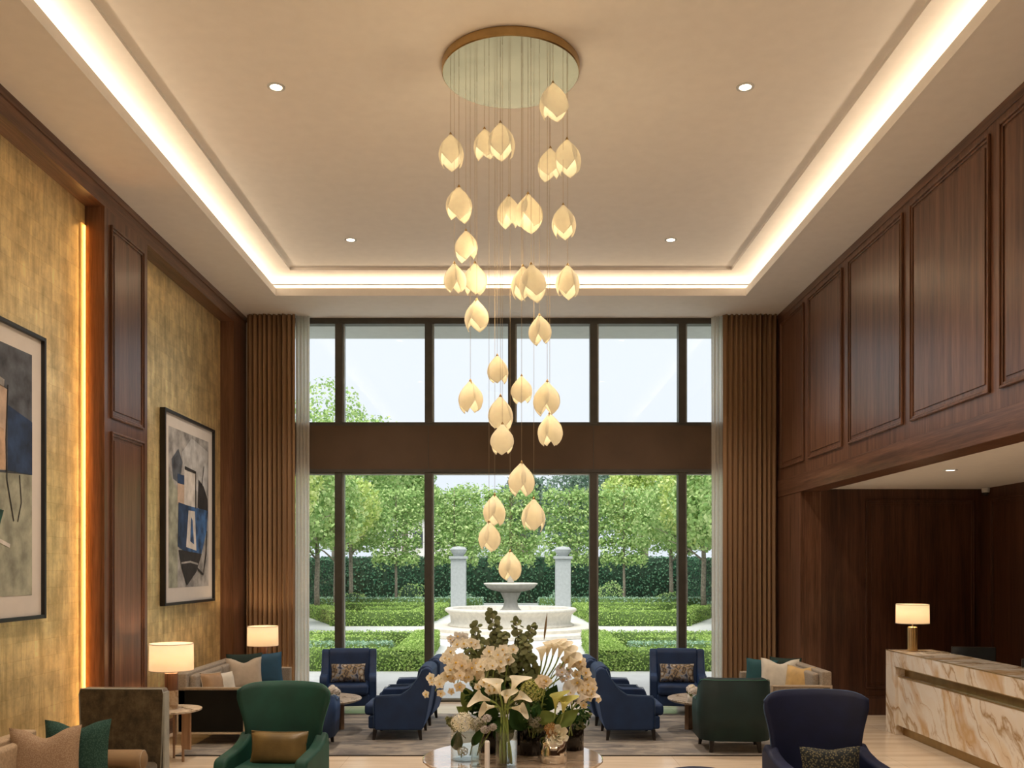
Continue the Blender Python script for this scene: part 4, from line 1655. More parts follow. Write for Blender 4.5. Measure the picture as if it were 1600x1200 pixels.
# ------------------------------------------------------------------ central flower table
TX, TY, TZ, TRAD = .015, 6.60, .76, .64
M['veneer'] = wood('table_veneer', (.42, .31, .21), (.52, .40, .29), (.60, .48, .36), 'x', rough=.10)
M['veneer'].node_tree.nodes['Principled BSDF'].inputs['Coat Weight'].default_value = 1.0
t = empty('pedestal_table', (TX, TY, 0), 0, 'round pale-topped pedestal table in the middle carrying the vases of flowers', 'table')
MB().lathe([(.0001, TZ - .045), (TRAD - .035, TZ - .045), (TRAD - .012, TZ - .030), (TRAD, TZ - .012), (TRAD - .002, TZ - .003), (TRAD - .01, TZ), (.0001, TZ)], 96).build('tabletop', M['veneer'], t)
MB().lathe([(.0001, 0), (.36, 0), (.36, .03), (.13, .06), (.10, .2), (.12, .60), (.28, .705), (.28, .715), (.0001, .715)], 64).build('pedestal', M['brass_rim'], t, smooth=True)

rngf = random.Random(5)


def vdir(a):
    return Vector(a).normalized()


def rot_to(z, spin=0.0):
    z = Vector(z).normalized()
    q = Vector((0, 0, 1)).rotation_difference(z)
    return q.to_matrix().to_4x4() @ Matrix.Rotation(spin, 4, 'Z')


def petal_grid(mb, L, W, cup, T, curl=0.0, n=6, tipp=.6):
    """petal along +x from origin, flat normal +z"""
    def fn(u, v):
        w_ = (sin(pi * min(1, .06 + v * .94) ** tipp) ** .7) if v < .999 else 0.0
        w_ = max(w_, .08)
        y = (u - .5) * W * w_
        x = v * L
        z = cup * (abs(u - .5) * 2) ** 2 * W * w_ * .5 + curl * L * v * v
        return (x, y, z)
    mb.grid(fn, 5, n, T=T)


def orchid_data(name, mat):
    mb = MB()
    for a, L, W in ((90, .040, .034), (162, .042, .046), (18, .042, .046), (234, .038, .032), (306, .038, .032)):
        petal_grid(mb, L, W, .25, Matrix.Rotation(R(a), 4, 'Z'), .18, 6, .75)
    mb.m = 1
    mb.sphere((0, 0, .006), .007, 8, 6)
    petal_grid(mb, .018, .014, .9, Matrix.Rotation(R(270), 4, 'Z') @ Matrix.Rotation(R(-50), 4, 'Y'), .3, 4)
    return mb.data(name, [mat, M['yellow']], True)


ORC = {k: orchid_data('blossom', M[k]) for k in ('cream_petal', 'tan_petal', 'white_petal', 'mauve_petal')}


def bez(p0, p1, p2, p3, n=12):
    out = []
    for i in range(n + 1):
        t_ = i / n
        out.append(Vector(p0) * (1 - t_) ** 3 + Vector(p1) * 3 * t_ * (1 - t_) ** 2 + Vector(p2) * 3 * t_ * t_ * (1 - t_) + Vector(p3) * t_ ** 3)
    return out


def V3(px, py, y):
    x, z = P(px, py, y)
    return Vector((x, y, z))


def orchid_spray(base, path, n, mat, label, spread=.045, size=1.0, start=.35, seed=0, stemmat=None):
    rg = random.Random(seed)
    base = Vector(base)
    t = empty('orchid_spray', base, 0, label, 'flower', 'orchid sprays')
    pts = [base] + [Vector(p) for p in path]
    # smooth the polyline
    fine = []
    for i in range(len(pts) - 1):
        p0, p1, p2, p3 = pts[max(i - 1, 0)], pts[i], pts[i + 1], pts[min(i + 2, len(pts) - 1)]
        for k in range(6):
            u = k / 6
            fine.append(.5 * ((2 * p1) + (p2 - p0) * u + (2 * p0 - 5 * p1 + 4 * p2 - p3) * u * u + (3 * p1 - p0 - 3 * p2 + p3) * u ** 3))
    fine.append(pts[-1])
    MB().tube([p - base for p in fine], .0035, 6).build('stem', stemmat or M['stem'], t, smooth=True)
    m = len(fine)
    for k in range(n):
        u = start + (1 - start) * (k + .3) / n
        p = fine[min(m - 1, int(u * (m - 1)))]
        off = Vector((rg.uniform(-1, 1), rg.uniform(-1.1, .3), rg.uniform(-1, 1)))
        if off.length > 1:
            off.normalize()
        q = p + off * spread
        b = link('blossom', ORC[mat], t)
        face = Vector((off.x * .8, -1 + off.y * .3, off.z * .5 + .15))
        Mx = Matrix.Translation(q - base) @ rot_to(face, rg.uniform(-.5, .5)) @ Matrix.Scale(size * 1.15 * rg.uniform(.85, 1.15) * (1 - .35 * max(0, u - .8) / .2), 4)
        b.matrix_local = Mx
    return t


def calla_data(name, mat):
    mb = MB()

    def fn(u, v):
        a = 2 * pi * u
        f = (cos(a) + 1) / 2          # 1 on the lip side
        r = .008 + .020 * v + .022 * v ** 4 * (1 + .8 * f)
        z = .105 * v + .035 * f ** 3 * v ** 3
        x = r * cos(a) + .03 * f ** 3 * v ** 4
        return (x, r * sin(a) * (1 - .15 * f * v), z - .010 * v ** 6 * (1 - f))
    mb.grid(fn, 20, 12, closed_u=True)
    mb.m = 1
    mb.tube([(0, 0, .02), (0, 0, .05), (.004, 0, .085)], [.004, .005, .003], 7)
    return mb.data(name, [mat, M['yellow']], True)


CAL = {k: calla_data('bloom', M[k]) for k in ('lily_petal', 'tan_petal', 'cream_petal', 'greenish_petal', 'white_petal')}


def calla(base, tip, dirv, mat, label, size=1.0, spin=0, group='calla lilies', stemr=.0055):
    base, tip = Vector(base), Vector(tip)
    d = vdir(dirv)
    t = empty('calla_lily', base, 0, label, 'flower', group)
    L = (tip - base).length
    pts = bez((0, 0, 0), (tip - base) * .4 + Vector((0, 0, .05)), (tip - base) - d * L * .35, tip - base, 12)
    MB().tube(pts, [stemr] * 12 + [stemr * 1.3], 8).build('stem', M['stem'], t, smooth=True)
    b = link('bloom', CAL[mat], t)
    b.matrix_local = Matrix.Translation(tip - base - d * .004) @ rot_to(d, spin) @ Matrix.Scale(size, 4)
    return t


def round_leaf(mb, p, nrm, r, spin):
    T = Matrix.Translation(p) @ rot_to(nrm, spin)
    vs = [(0, 0, .003)] + [(r * cos(2 * pi * k / 9), r * .85 * sin(2 * pi * k / 9), 0) for k in range(9)]
    mb.add(vs, [(0, 1 + k, 1 + (k + 1) % 9) for k in range(9)], T)


def eucalyptus(base, tip, n, r, label, seed):
    rg = random.Random(seed)
    base, tip = Vector(base), Vector(tip)
    t = empty('eucalyptus_branch', base, 0, label, 'branch', 'eucalyptus branches')
    mid = (tip - base) * .5 + Vector((rg.uniform(-.04, .04), rg.uniform(-.04, .04), 0))
    pts = bez((0, 0, 0), mid * .7, mid * 1.35, tip - base, 14)
    MB().tube(pts, .003, 6).build('stem', M['stem_brown'], t, smooth=True)
    mb = MB()
    for k in range(n):
        u = .35 + .65 * k / (n - 1)
        p = pts[min(14, int(u * 14))]
        q = pts[min(14, int(u * 14) + 1)]
        p = p.lerp(q, u * 14 - int(u * 14))
        rr = r * (1 - .35 * max(0, (u - .6) / .4))
        a = k * 1.35
        for s_ in (0, pi):
            d = Vector((cos(a + s_), sin(a + s_) * .8, .25))
            nr = Vector((rg.uniform(-.6, .6), -1 + rg.uniform(-.3, .8), rg.uniform(-.2, 1.1)))
            round_leaf(mb, p + d * rr * rg.uniform(.8, 1.7), nr, rr * rg.uniform(.8, 1.1), rg.uniform(0, 6))
    round_leaf(mb, pts[-1], (0, -1, .3), r * .6, 0)
    mb.build('leaves', M['euc'], t, fix=False)
    return t


def blade(base, tip, wd, mat, label, cat='leaf', kind='broad_leaf', group='broad leaves', face=(0, -1, .2), bend=.05):
    base, tip = Vector(base), Vector(tip)
    o0 = tip - base
    ax = o0.normalized()
    n_ = Vector(face)
    n_ = (n_ - ax * n_.dot(ax)).normalized()
    sd = ax.cross(n_)
    L = o0.length
    mb = MB()

    def fn(u, v):
        w_ = sin(pi * min(1, .02 + v) ** .85) ** .8 if v < .99 else .01
        q = ax * (L * v) + sd * ((u - .5) * wd * max(w_, .03)) + n_ * (bend * sin(pi * v) + .25 * wd * (abs(u - .5) * 2) ** 1.5 * w_)
        return q
    mb.grid(fn, 7, 12)
    o = mb.build(kind, mat, smooth=True, fix=False)
    o.location = base
    return tag(o, label, cat, group)


def floret_head(base, c, r, mat, label, kind='hydrangea', n=70, seed=0, fl=.016, group='hydrangea heads', squash=.85, cat='flower'):
    rg = random.Random(seed)
    base, c = Vector(base), Vector(c)
    t = empty(kind, base, 0, label, cat, group)
    MB().tube(bez((0, 0, 0), (c - base) * .3 + Vector((0, 0, .02)), (c - base) * .7, c - base, 8), .004, 6).build('stem', M['stem'], t, smooth=True)
    mb = MB()
    for k in range(n):
        z = 1 - 2 * (k + .5) / n
        a = k * 2.399963
        d = Vector((sqrt(1 - z * z) * cos(a), sqrt(1 - z * z) * sin(a), z))
        p = Vector((d.x, d.y, d.z * squash)) * r * rg.uniform(.88, 1.05) + (c - base)
        T = Matrix.Translation(p) @ rot_to(d + Vector((rg.uniform(-.3, .3), rg.uniform(-.3, .3), rg.uniform(-.3, .3))), rg.uniform(0, 3))
        vs, fs = [(0, 0, 0)], []
        for j in range(4):
            b = j * pi / 2
            i0 = len(vs)
            vs += [(fl * .7 * cos(b - .55), fl * .7 * sin(b - .55), .002), (fl * 1.1 * cos(b), fl * 1.1 * sin(b), .004), (fl * .7 * cos(b + .55), fl * .7 * sin(b + .55), .002)]
            fs.append((0, i0, i0 + 1, i0 + 2))
        mb.add(vs, fs, T)
    mb.build('florets', M[mat], t, fix=False)
    return t


def rose(base, c, r, mat, label, facing=(0, -1, .5)):
    base, c = Vector(base), Vector(c)
    t = empty('rose', base, 0, label, 'flower', 'roses in the mirrored vase')
    MB().tube([(0, 0, 0), tuple((c - base) * .5), tuple(c - base)], .004, 6).build('stem', M['stem'], t, smooth=True)
    mb = MB()
    for ring, (nn, rr, op) in enumerate(((3, .25, .1), (4, .45, .35), (5, .70, .65), (6, 1.0, 1.0))):
        for k in range(nn):
            a0 = 2 * pi * k / nn + ring * .6

            def fn(u, v, a0=a0, nn=nn, rr=rr, op=op):
                sp = 2 * pi / nn * .75 * sin(pi * (.25 + .6 * v))
                rad = r * rr * (.25 + .75 * v ** .7) * (1 + .15 * op * v * v)
                z = r * (1.1 - .5 * op) * v - r * .4 - .12 * r * op * v ** 4
                a = a0 + (u - .5) * sp * 1.4
                return (rad * cos(a), rad * sin(a), z)
            mb.grid(fn, 6, 6, T=Matrix.Translation(c - base) @ rot_to(facing))
    mb.build('bloom', M[mat], t, smooth=True, fix=False)
    return t


# ---- vases


def clear_vase(label, x, y, r, h, kind='glass_vase'):
    mb = MB().lathe([(.0001, 0), (r, 0), (r, h), (r - .004, h), (r - .004, .012), (.0001, .012)], 40)
    o = mb.build(kind, M['vase'], smooth=False)
    for p in o.data.polygons:
        p.use_smooth = len(p.vertices) == 4 and abs(p.normal.z) < .5
    o.location = (x, y, TZ)
    return tag(o, label, 'vase')


VL = (-.030, 6.28)     # lily vase
VA = (-.315, 6.50)     # left clear vase
VM = (.295, 6.43)      # mirrored vase
VC = (.150, 6.72)      # dark centre
VR = (.455, 6.88)      # dark right
VB = (-.130, 6.80)     # back vase
clear_vase('tall clear glass vase holding only green calla stems, front centre of round table', *VL, .072, .235)
clear_vase('clear glass cylinder with a big green leaf inside, at the left of round table', *VA, .105, .215)
o = MB().lathe([(.0001, 0), (.090, 0), (.093, .004), (.093, .160), (.090, .160), (.088, .02), (.0001, .02)], 48, wob=lambda a: .012 * cos(a * 10)).build('mirrored_vase', M['chrome'], smooth=True)
o.location = (*VM, TZ)
tag(o, 'short silver mirrored vase with roses', 'vase')
for (x, y), r, h, lab in ((VC, .105, .20, 'black fluted vase in the middle of round table, behind the lily vase'), (VR, .085, .19, 'black fluted vase at the right rear of round table'), (VB, .10, .24, 'dark vase at the back of round table, hidden by blooms')):
    o = MB().lathe([(.0001, 0), (r, 0), (r, h), (r - .008, h), (r - .010, .02), (.0001, .02)], 64, wob=lambda a: .02 * cos(a * 20)).build('fluted_vase', M['smoke'], smooth=True)
    o.location = (x, y, TZ)
    tag(o, lab, 'vase', 'black fluted vases')
t = empty('pillar_candle', (-.158, 6.22, TZ), 0, 'slim white taper candle standing on round table left of the lily vase', 'candle')
MB().lathe([(.0001, 0), (.017, 0), (.017, .175), (.012, .185), (.0001, .186)], 24).build('wax', M['white_ceramic'], t, smooth=False)
MB().tube([(0, 0, .185), (0.001, 0, .196)], .0015, 5).build('wick', M['black'], t)
t = clear_vase('small clear tealight glass between the candle and leaf vase', -.235, 6.28, .035, .14, 'candle_glass')


def vb(v, dx=0, dy=0, z=.03):
    return (v[0] + dx, v[1] + dy, TZ + z)


# ---- eucalyptus at the crown of the arrangement
for i, (px, py, y, lab) in enumerate([(766, 955, 6.75, 'tallest eucalyptus branch rising above all the flowers'), (742, 975, 6.70, 'eucalyptus branch leaning left just below the tallest one'), (806, 968, 6.78, 'eucalyptus branch right of the tallest one'),
                                      (834, 978, 6.72, 'eucalyptus branch with a single round leaf at its tip, beside the fan of callas'), (722, 1000, 6.8, 'low eucalyptus branch beside the white orchids on the left'), (788, 990, 6.66, 'short eucalyptus branch in the centre of the crown'), (820, 1000, 6.62, 'short bushy eucalyptus branch below the calla fan')]):
    eucalyptus(vb(VB if i % 2 else VC, (i - 3) * .012), V3(px, py, y), 30, .036, lab, 40 + i)
for i, (px, py, y, lab) in enumerate([(700, 1122, 6.55, 'sprig of eucalyptus poking out low at the left edge'), (921, 1116, 6.75, 'sprig of eucalyptus sticking out low at the right edge'), (905, 1135, 6.70, 'sprig of small leaves hanging over the black vase at the right'), (845, 1140, 6.45, 'low eucalyptus sprig drooping over the black centre vase')]):
    b0 = (VA, VR, VR, VC)[i]
    eucalyptus(vb(b0, 0, 0, .15), V3(px, py, y), 14, .020, lab, 60 + i)

for i, (px, py, y, lab) in enumerate([(756, 1005, 6.62, 'bushy eucalyptus branch above the centre-left orchids'), (800, 1012, 6.60, 'short eucalyptus branch in the very middle of the crown'), (775, 985, 6.74, 'eucalyptus branch just under the tallest tip')]):
    eucalyptus(vb(VB, i * .02), V3(px, py, y), 26, .036, lab, 80 + i)

# ---- orchid sprays
orchid_spray(vb(VB, -.03), [V3(752, 1050, 6.7), V3(738, 1015, 6.6), V3(715, 1028, 6.5), V3(694, 1052, 6.45), V3(680, 1080, 6.42)], 26, 'cream_petal', 'big cream orchid spray arching down over the left edge of the table', .075, 1.0, .42, 1)
orchid_spray(vb(VB, -.02), [V3(745, 1070, 6.6), V3(735, 1040, 6.45), V3(722, 1045, 6.4), V3(714, 1070, 6.36)], 18, 'tan_petal', 'dense peach-cream orchid spray beneath the arching one on the left', .07, 1.0, .45, 2)
orchid_spray(vb(VB, .02), [V3(770, 1070, 6.55), V3(775, 1030, 6.45), V3(768, 1040, 6.36), V3(756, 1065, 6.3)], 16, 'cream_petal', 'cream orchid spray left of centre, below the eucalyptus', .065, 1.0, .45, 3)
orchid_spray(vb(VB, .04), [V3(790, 1060, 6.6), V3(795, 1025, 6.5), V3(785, 1022, 6.42)], 7, 'cream_petal', 'small cream orchid spray just under the tallest eucalyptus', .05, 1.0, .6, 4)
orchid_spray(vb(VB, -.04), [V3(740, 1040, 6.8), V3(728, 1005, 6.8), V3(712, 998, 6.78), V3(703, 1012, 6.76)], 9, 'white_petal', 'white orchid spray at the upper left with dark buds', .035, .8, .6, 5, M['stem_brown'])
orchid_spray(vb(VC, .05), [V3(860, 1060, 6.7), V3(885, 1036, 6.6), V3(905, 1048, 6.55), V3(918, 1075, 6.5), V3(922, 1094, 6.5)], 26, 'tan_petal', 'peach-cream orchid spray arching down over the right edge', .062, .95, .42, 6)
orchid_spray(vb(VC, .05), [V3(865, 1070, 6.6), V3(880, 1050, 6.5), V3(886, 1062, 6.45)], 8, 'mauve_petal', 'pale mauve orchid spray inside the right-hand peach one', .04, .8, .6, 7)
orchid_spray(vb(VC, .03), [V3(850, 1080, 6.35), V3(852, 1058, 6.3), V3(850, 1072, 6.22)], 7, 'tan_petal', 'short peach orchid spray right of centre above the broad leaves', .04, 1.05, .65, 8)
orchid_spray(vb(VB, .02), [V3(775, 1080, 6.4), V3(768, 1075, 6.3)], 4, 'cream_petal', 'few cream orchids behind the front lilies', .03, .9, .7, 9)

# ---- fan of callas, upper right
for i, (px, py, dx) in enumerate([(846, 1012, -.10), (855, 1004, .02), (864, 1003, .12), (873, 1006, .24), (881, 1013, .38), (888, 1024, .55)]):
    lab = ['leftmost calla in the upper fan, pale and narrow', 'second calla from the left in the upper fan', 'third calla from the left in the upper fan', 'fourth calla from the left in the upper fan, beneath its taller neighbours', 'fifth calla from the left in the upper fan', 'rightmost calla in the upper fan, leaning out widest'][i]
    calla(V3(834 + i * 2.0, 1090, 6.62), V3(px, py + 20, 6.55 - i * .02), (dx * .8 + .12, -.08, 1), 'cream_petal' if i else 'lily_petal', lab, .92, R(10 + i * 12), 'fan of callas at upper right')
o = blade(V3(850, 1000, 6.66), V3(855, 957, 6.68), .016, M['stem_brown'], 'brown twig tip standing above the fan of callas', 'twig', 'twig', 'twigs', bend=.0)
# ---- front lilies
fl = [((765, 1094), (-1, -.3, .35), 'front lily pointing left, widest open', .95), ((772, 1104), (-.9, -.4, .0), 'front lily drooping left below the widest one', .75), ((781, 1084), (-.25, -.3, 1), 'upright front lily left of centre', .95),
      ((790, 1098), (.1, -.5, 1), 'front lily with a narrow rolled throat in the centre', .8), ((800, 1080), (.35, -.2, 1), 'tallest front lily, flaring right', 1.0), ((803, 1094), (.8, -.3, .5), 'front lily turned right below the tallest', .75), ((800, 1106), (1, -.4, .0), 'lowest front lily, pointing right', .8)]
for i, ((px, py), d, lab, s_) in enumerate(fl):
    calla((VL[0] + (i - 3) * .012, VL[1] + (i % 2) * .02 - .01, TZ + .018), V3(px, py, 6.24), d, 'lily_petal', lab, s_, R(180 if d[0] < 0 else 0), 'cream lilies in the tall clear vase', .0065)
# extra bare stems seen in the glass belong to the callas; green callas at the right
calla(vb(VC, .07), V3(868, 1106, 6.36), (.05, -.2, 1), 'greenish_petal', 'greenish calla right of the short peach orchids', .95, 0, 'green callas')
calla(vb(VC, .08), V3(880, 1112, 6.33), (.12, -.3, 1), 'greenish_petal', 'yellow-green calla beside the white tulip-like blooms', .95, 0, 'green callas')
calla(vb(VR, -.03), V3(893, 1098, 6.5), (-.1, -.3, 1), 'white_petal', 'white trumpet bloom at the right, upright', 1.0, R(90), 'white trumpet blooms at right')
calla(vb(VR, 0), V3(902, 1098, 6.48), (.6, -.3, .8), 'white_petal', 'white trumpet bloom at the right, leaning outward', 1.0, 0, 'white trumpet blooms at right')

# ---- hydrangeas and cushions of small florets
floret_head(vb(VA, -.05), V3(722, 1128, 6.45), .075, 'lily_petal', 'pale yellow hydrangea head over the clear cylinder at the left', seed=1, n=90)
floret_head(vb(VA, .03), V3(747, 1132, 6.44), .055, 'dusty_petal', 'dusty grey-green flower head next to the pale yellow hydrangea', seed=2, n=60)
for i, (px, py, r) in enumerate([(761, 1122, .028), (770, 1136, .026), (758, 1140, .028)]):
    floret_head(vb(VA, .08), V3(px, py, 6.36), r, 'mauve_petal', ['upper', 'right-hand', 'lower'][i] + ' one of three little mauve-grey pompons left of the lily vase', 'pompon', seed=3 + i, n=40, fl=.010, group='mauve pompons')
floret_head(vb(VA, -.03, -.03, .02), (VA[0] - .02, VA[1] - .03, TZ + .065), .036, 'tan_petal', 'peach ball bloom sunk inside the clear cylinder vase', 'pompon', seed=9, n=40, fl=.010, group='ball blooms')
floret_head(vb(VC, .04), V3(833, 1078, 6.5), .085, 'greenish_petal', 'green hydrangea head at the centre right beneath the calla fan', seed=10, n=110, fl=.014)
floret_head(vb(VC, .0), V3(812, 1095, 6.55), .085, 'euc', 'dark olive flower cushion behind the front lilies', 'seed_head', seed=11, n=100, fl=.014, group='seed heads', cat='foliage')
for i, (px, py) in enumerate([(823, 1120), (835, 1130), (843, 1124)]):
    floret_head(vb(VC, .0), V3(px, py, 6.45), .035, 'dusty_petal', ['left', 'lower', 'right'][i] + ' one of three small dusty rosettes over the black centre vase', 'rosette', seed=12 + i, n=36, fl=.013, group='dusty rosettes')
floret_head(vb(VM, -.02, 0, .10), V3(860, 1137, 6.40), .040, 'peach_petal', 'cluster of small peach florets left of the cream rose in the silver vase', 'floret_cluster', seed=15, n=46, fl=.013, group='peach florets')
rose(vb(VM, .02, 0, .10), V3(873, 1148, 6.36), .062, 'lily_petal', 'large cream rose leaning over the rim of the silver vase', (.2, -1, .4))
rose(vb(VM, -.01, 0, .10), V3(862, 1146, 6.37), .034, 'peach_petal', 'small peach rose tucked beside the cream one', (-.2, -1, .5))

# ---- leaves
bl = [((713, 1172), (717, 1140), .085, 'leaf_dark', 'big dark leaf curled inside the clear cylinder vase', 6.47), ((738, 1165), (757, 1135), .06, 'leaf_dark', 'pointed dark leaf leaning right out of clear cylinder vase', 6.42),
      ((742, 1110), (722, 1072), .13, 'leaf_mid', 'broad green leaf below the left orchids', 6.62), ((745, 1112), (752, 1060), .10, 'leaf_dark', 'upright dark leaf between the left and centre orchids', 6.6),
      ((730, 1116), (713, 1104), .07, 'leaf_mid', 'short green leaf at the lower left above the yellow hydrangea', 6.58),
      ((838, 1124), (872, 1118), .10, 'leaf_mid', 'broad olive leaf lying over the silver vase', 6.42), ((870, 1135), (905, 1108), .10, 'leaf_mid', 'broad leaf reaching right toward the small sprigs', 6.5),
      ((815, 1130), (826, 1098), .08, 'leaf_dark', 'dark leaf standing right of the front lilies', 6.42), ((838, 1125), (840, 1096), .08, 'leaf_dark', 'dark leaf in the hollow under the green hydrangea', 6.45),
      ((790, 1085), (812, 1045), .16, 'leaf_dark', 'large dark leaf filling the centre beneath the eucalyptus', 6.72), ((800, 1090), (785, 1050), .14, 'leaf_dark', 'large dark leaf behind the centre orchids', 6.74),
      ((770, 1130), (752, 1095), .14, 'leaf_dark', 'dark leaf behind the stems of the front lilies', 6.55), ((820, 1140), (800, 1100), .16, 'leaf_dark', 'dark leaf right behind the tall clear vase', 6.55), ((850, 1110), (870, 1070), .13, 'leaf_dark', 'dark leaf between the green callas and right orchids', 6.6),
      ((800, 1150), (770, 1120), .14, 'leaf_dark', 'low dark leaf left of the black centre vase', 6.56), ((850, 1140), (880, 1120), .10, 'leaf_dark', 'low dark leaf above the black vase at right', 6.58),
      ((785, 1160), (790, 1120), .15, 'leaf_dark', 'upright dark leaf just behind the lily stems', 6.60)]
for a, b, wd, mt, lab, y in bl:
    blade(V3(*a, y + .02), V3(*b, y), wd, M[mt], lab, bend=.02)

for i, (bx, by, px, py, y, v_, lab) in enumerate([
        (-.02, .0, 735, 1088, 6.55, VB, 'leafy sprig filling the gap under the left orchids'), (.0, .0, 760, 1100, 6.50, VB, 'leafy sprig behind the left-pointing front lily'),
        (.02, .0, 812, 1075, 6.55, VC, 'leafy sprig right behind the tallest front lily'), (.02, .0, 850, 1085, 6.55, VC, 'leafy sprig beneath the short peach orchids'),
        (.0, .0, 830, 1110, 6.42, VC, 'leafy sprig low over the black centre vase'), (.0, .0, 885, 1108, 6.55, VR, 'leafy sprig below the white trumpet blooms'),
        (.0, .0, 915, 1102, 6.60, VR, 'leafy sprig reaching under the right orchid arch'), (.0, .0, 790, 1060, 6.66, VB, 'leafy sprig in the centre beneath the eucalyptus'),
        (.0, .0, 820, 1040, 6.68, VC, 'leafy sprig between the eucalyptus and the calla fan'), (.0, .0, 745, 1060, 6.68, VB, 'leafy sprig behind the peach-cream orchids on the left')]):
    rg = random.Random(200 + i)
    base = Vector(vb(v_, bx, by, .1))
    tip = V3(px, py, y)
    t = empty('leafy_sprig', base, 0, lab, 'foliage', 'leafy sprigs')
    MB().tube(bez((0, 0, 0), (tip - base) * .4, (tip - base) * .7, tip - base, 8), .003, 5).build('stem', M['stem'], t, smooth=True)
    mb = MB()
    for k in range(46):
        u = rg.uniform(.45, 1.05)
        p = (tip - base) * u + Vector((rg.gauss(0, .035), rg.gauss(0, .03), rg.gauss(0, .025)))
        T = Matrix.Translation(p) @ rot_to((rg.uniform(-.8, .8), -1 + rg.uniform(-.3, .9), rg.uniform(-.1, 1.2)), rg.uniform(0, 6.3))
        s_ = rg.uniform(.018, .032)
        mb.add([(s_, 0, 0), (0, s_ * .5, .004), (-s_, 0, 0), (0, -s_ * .5, .004)], [(0, 1, 2, 3)], T)
    mb.build('leaves', M['leaf_mid' if i in (2, 3, 8) else 'leaf_dark'], t, fix=False)

# ---- small vases of flowers on the low tables


def posy(label, x, y, z, seed):
    t = empty('posy', (x, y, z), 0, label, 'flowers', 'white posies on the low tables')
    MB().lathe([(.0001, 0), (.05, 0), (.058, .05), (.055, .09), (.0001, .09)], 24).build('bowl', M['white_ceramic'], t, smooth=True)
    rg = random.Random(seed)
    for k in range(9):
        a = k * 2.4
        q = Vector((cos(a) * .055 * sqrt(k / 8), sin(a) * .055 * sqrt(k / 8), .15 + .035 * rg.random() - .004 * k))
        mb = MB()
        for j in range(26):
            zz = 1 - 2 * (j + .5) / 26
            b = j * 2.4
            d = Vector((sqrt(1 - zz * zz) * cos(b), sqrt(1 - zz * zz) * sin(b), zz))
            T = Matrix.Translation(q + d * .036) @ rot_to(d, j)
            mb.add([(.018, 0, 0), (0, .018, .003), (-.018, 0, 0), (0, -.018, .003)], [(0, 1, 2, 3)], T)
        mb.build('flower_head', M['white_petal' if k % 3 else 'cream_petal'], t, fix=False)
    mb = MB()
    for k in range(14):
        a = k * 2.1
        p = Vector((cos(a) * .07, sin(a) * .07, .10 + .03 * rg.random()))
        T = Matrix.Translation(p) @ rot_to((cos(a), sin(a), .6), k)
        mb.add([(.03, 0, 0), (0, .018, .003), (-.03, 0, 0), (0, -.018, .003)], [(0, 1, 2, 3)], T)
    mb.build('leaves', M['leaf_mid'], t, fix=False)


posy('white posy on the low table beside the blue tub armchair', -2.21, 11.56, .434, 1)
posy('white posy on the low table beside the green tub armchair', 2.26, 11.56, .434, 2)

# ------------------------------------------------------------------ the garden
struct(MB().box(-40, 40, 14.72, 120, -.25, -.01).build('ground', M['terrace']))
nr = np.random.default_rng(11)


def surf_points(boxes, dens):
    """random points and normals on the tops and sides of boxes (cx,cy,lx,ly,rot,z0,z1)"""
    P_, N_ = [], []
    for (cx, cy, lx, ly, rot, z0, z1) in boxes:
        h = z1 - z0
        ca, sa = cos(rot), sin(rot)
        for (n_, area) in (((0, 0, 1), lx * ly), ((1, 0, 0), ly * h), ((-1, 0, 0), ly * h), ((0, 1, 0), lx * h), ((0, -1, 0), lx * h)):
            k = int(area * dens) + 1
            u, v = nr.uniform(-.5, .5, k), nr.uniform(-.5, .5, k)
            if n_[2]:
                p = np.stack([u * lx, v * ly, np.full(k, z1)], 1)
            elif n_[0]:
                p = np.stack([np.full(k, n_[0] * lx / 2), u * ly, z0 + (v + .5) * h], 1)
            else:
                p = np.stack([u * lx, np.full(k, n_[1] * ly / 2), z0 + (v + .5) * h], 1)
            q = np.stack([cx + p[:, 0] * ca - p[:, 1] * sa, cy + p[:, 0] * sa + p[:, 1] * ca, p[:, 2]], 1)
            m = np.array([n_[0] * ca - n_[1] * sa, n_[0] * sa + n_[1] * ca, n_[2]])
            P_.append(q)
            N_.append(np.tile(m, (k, 1)))
    return np.concatenate(P_), np.concatenate(N_)


def hedge(name, segs, wd, z1, leafmat, coremat, leaf, dens, label, cat='hedge', group=None, z0=-.01):
    boxes = []
    for (ax, ay, bx, by) in segs:
        d = Vector((bx - ax, by - ay))
        boxes.append(((ax + bx) / 2, (ay + by) / 2, d.length + wd, wd, math.atan2(d.y, d.x), z0, z1))
    core = MB()
    for (cx, cy, lx, ly, rot, a, b) in boxes:
        T = Matrix.Translation((cx, cy, 0)) @ Matrix.Rotation(rot, 4, 'Z')
        core.box(-lx / 2 + .03, lx / 2 - .03, -ly / 2 + .03, ly / 2 - .03, a, b - .03, T=T)
    p, n_ = surf_points(boxes, dens)
    p = p + nr.normal(0, leaf * .25, p.shape)
    v = leaf_cloud(p, n_, leaf, nr, .6)
    o = link(name, mesh_quads(name, v, leafmat, core, coremat))
    return tag(o, label, cat, group)


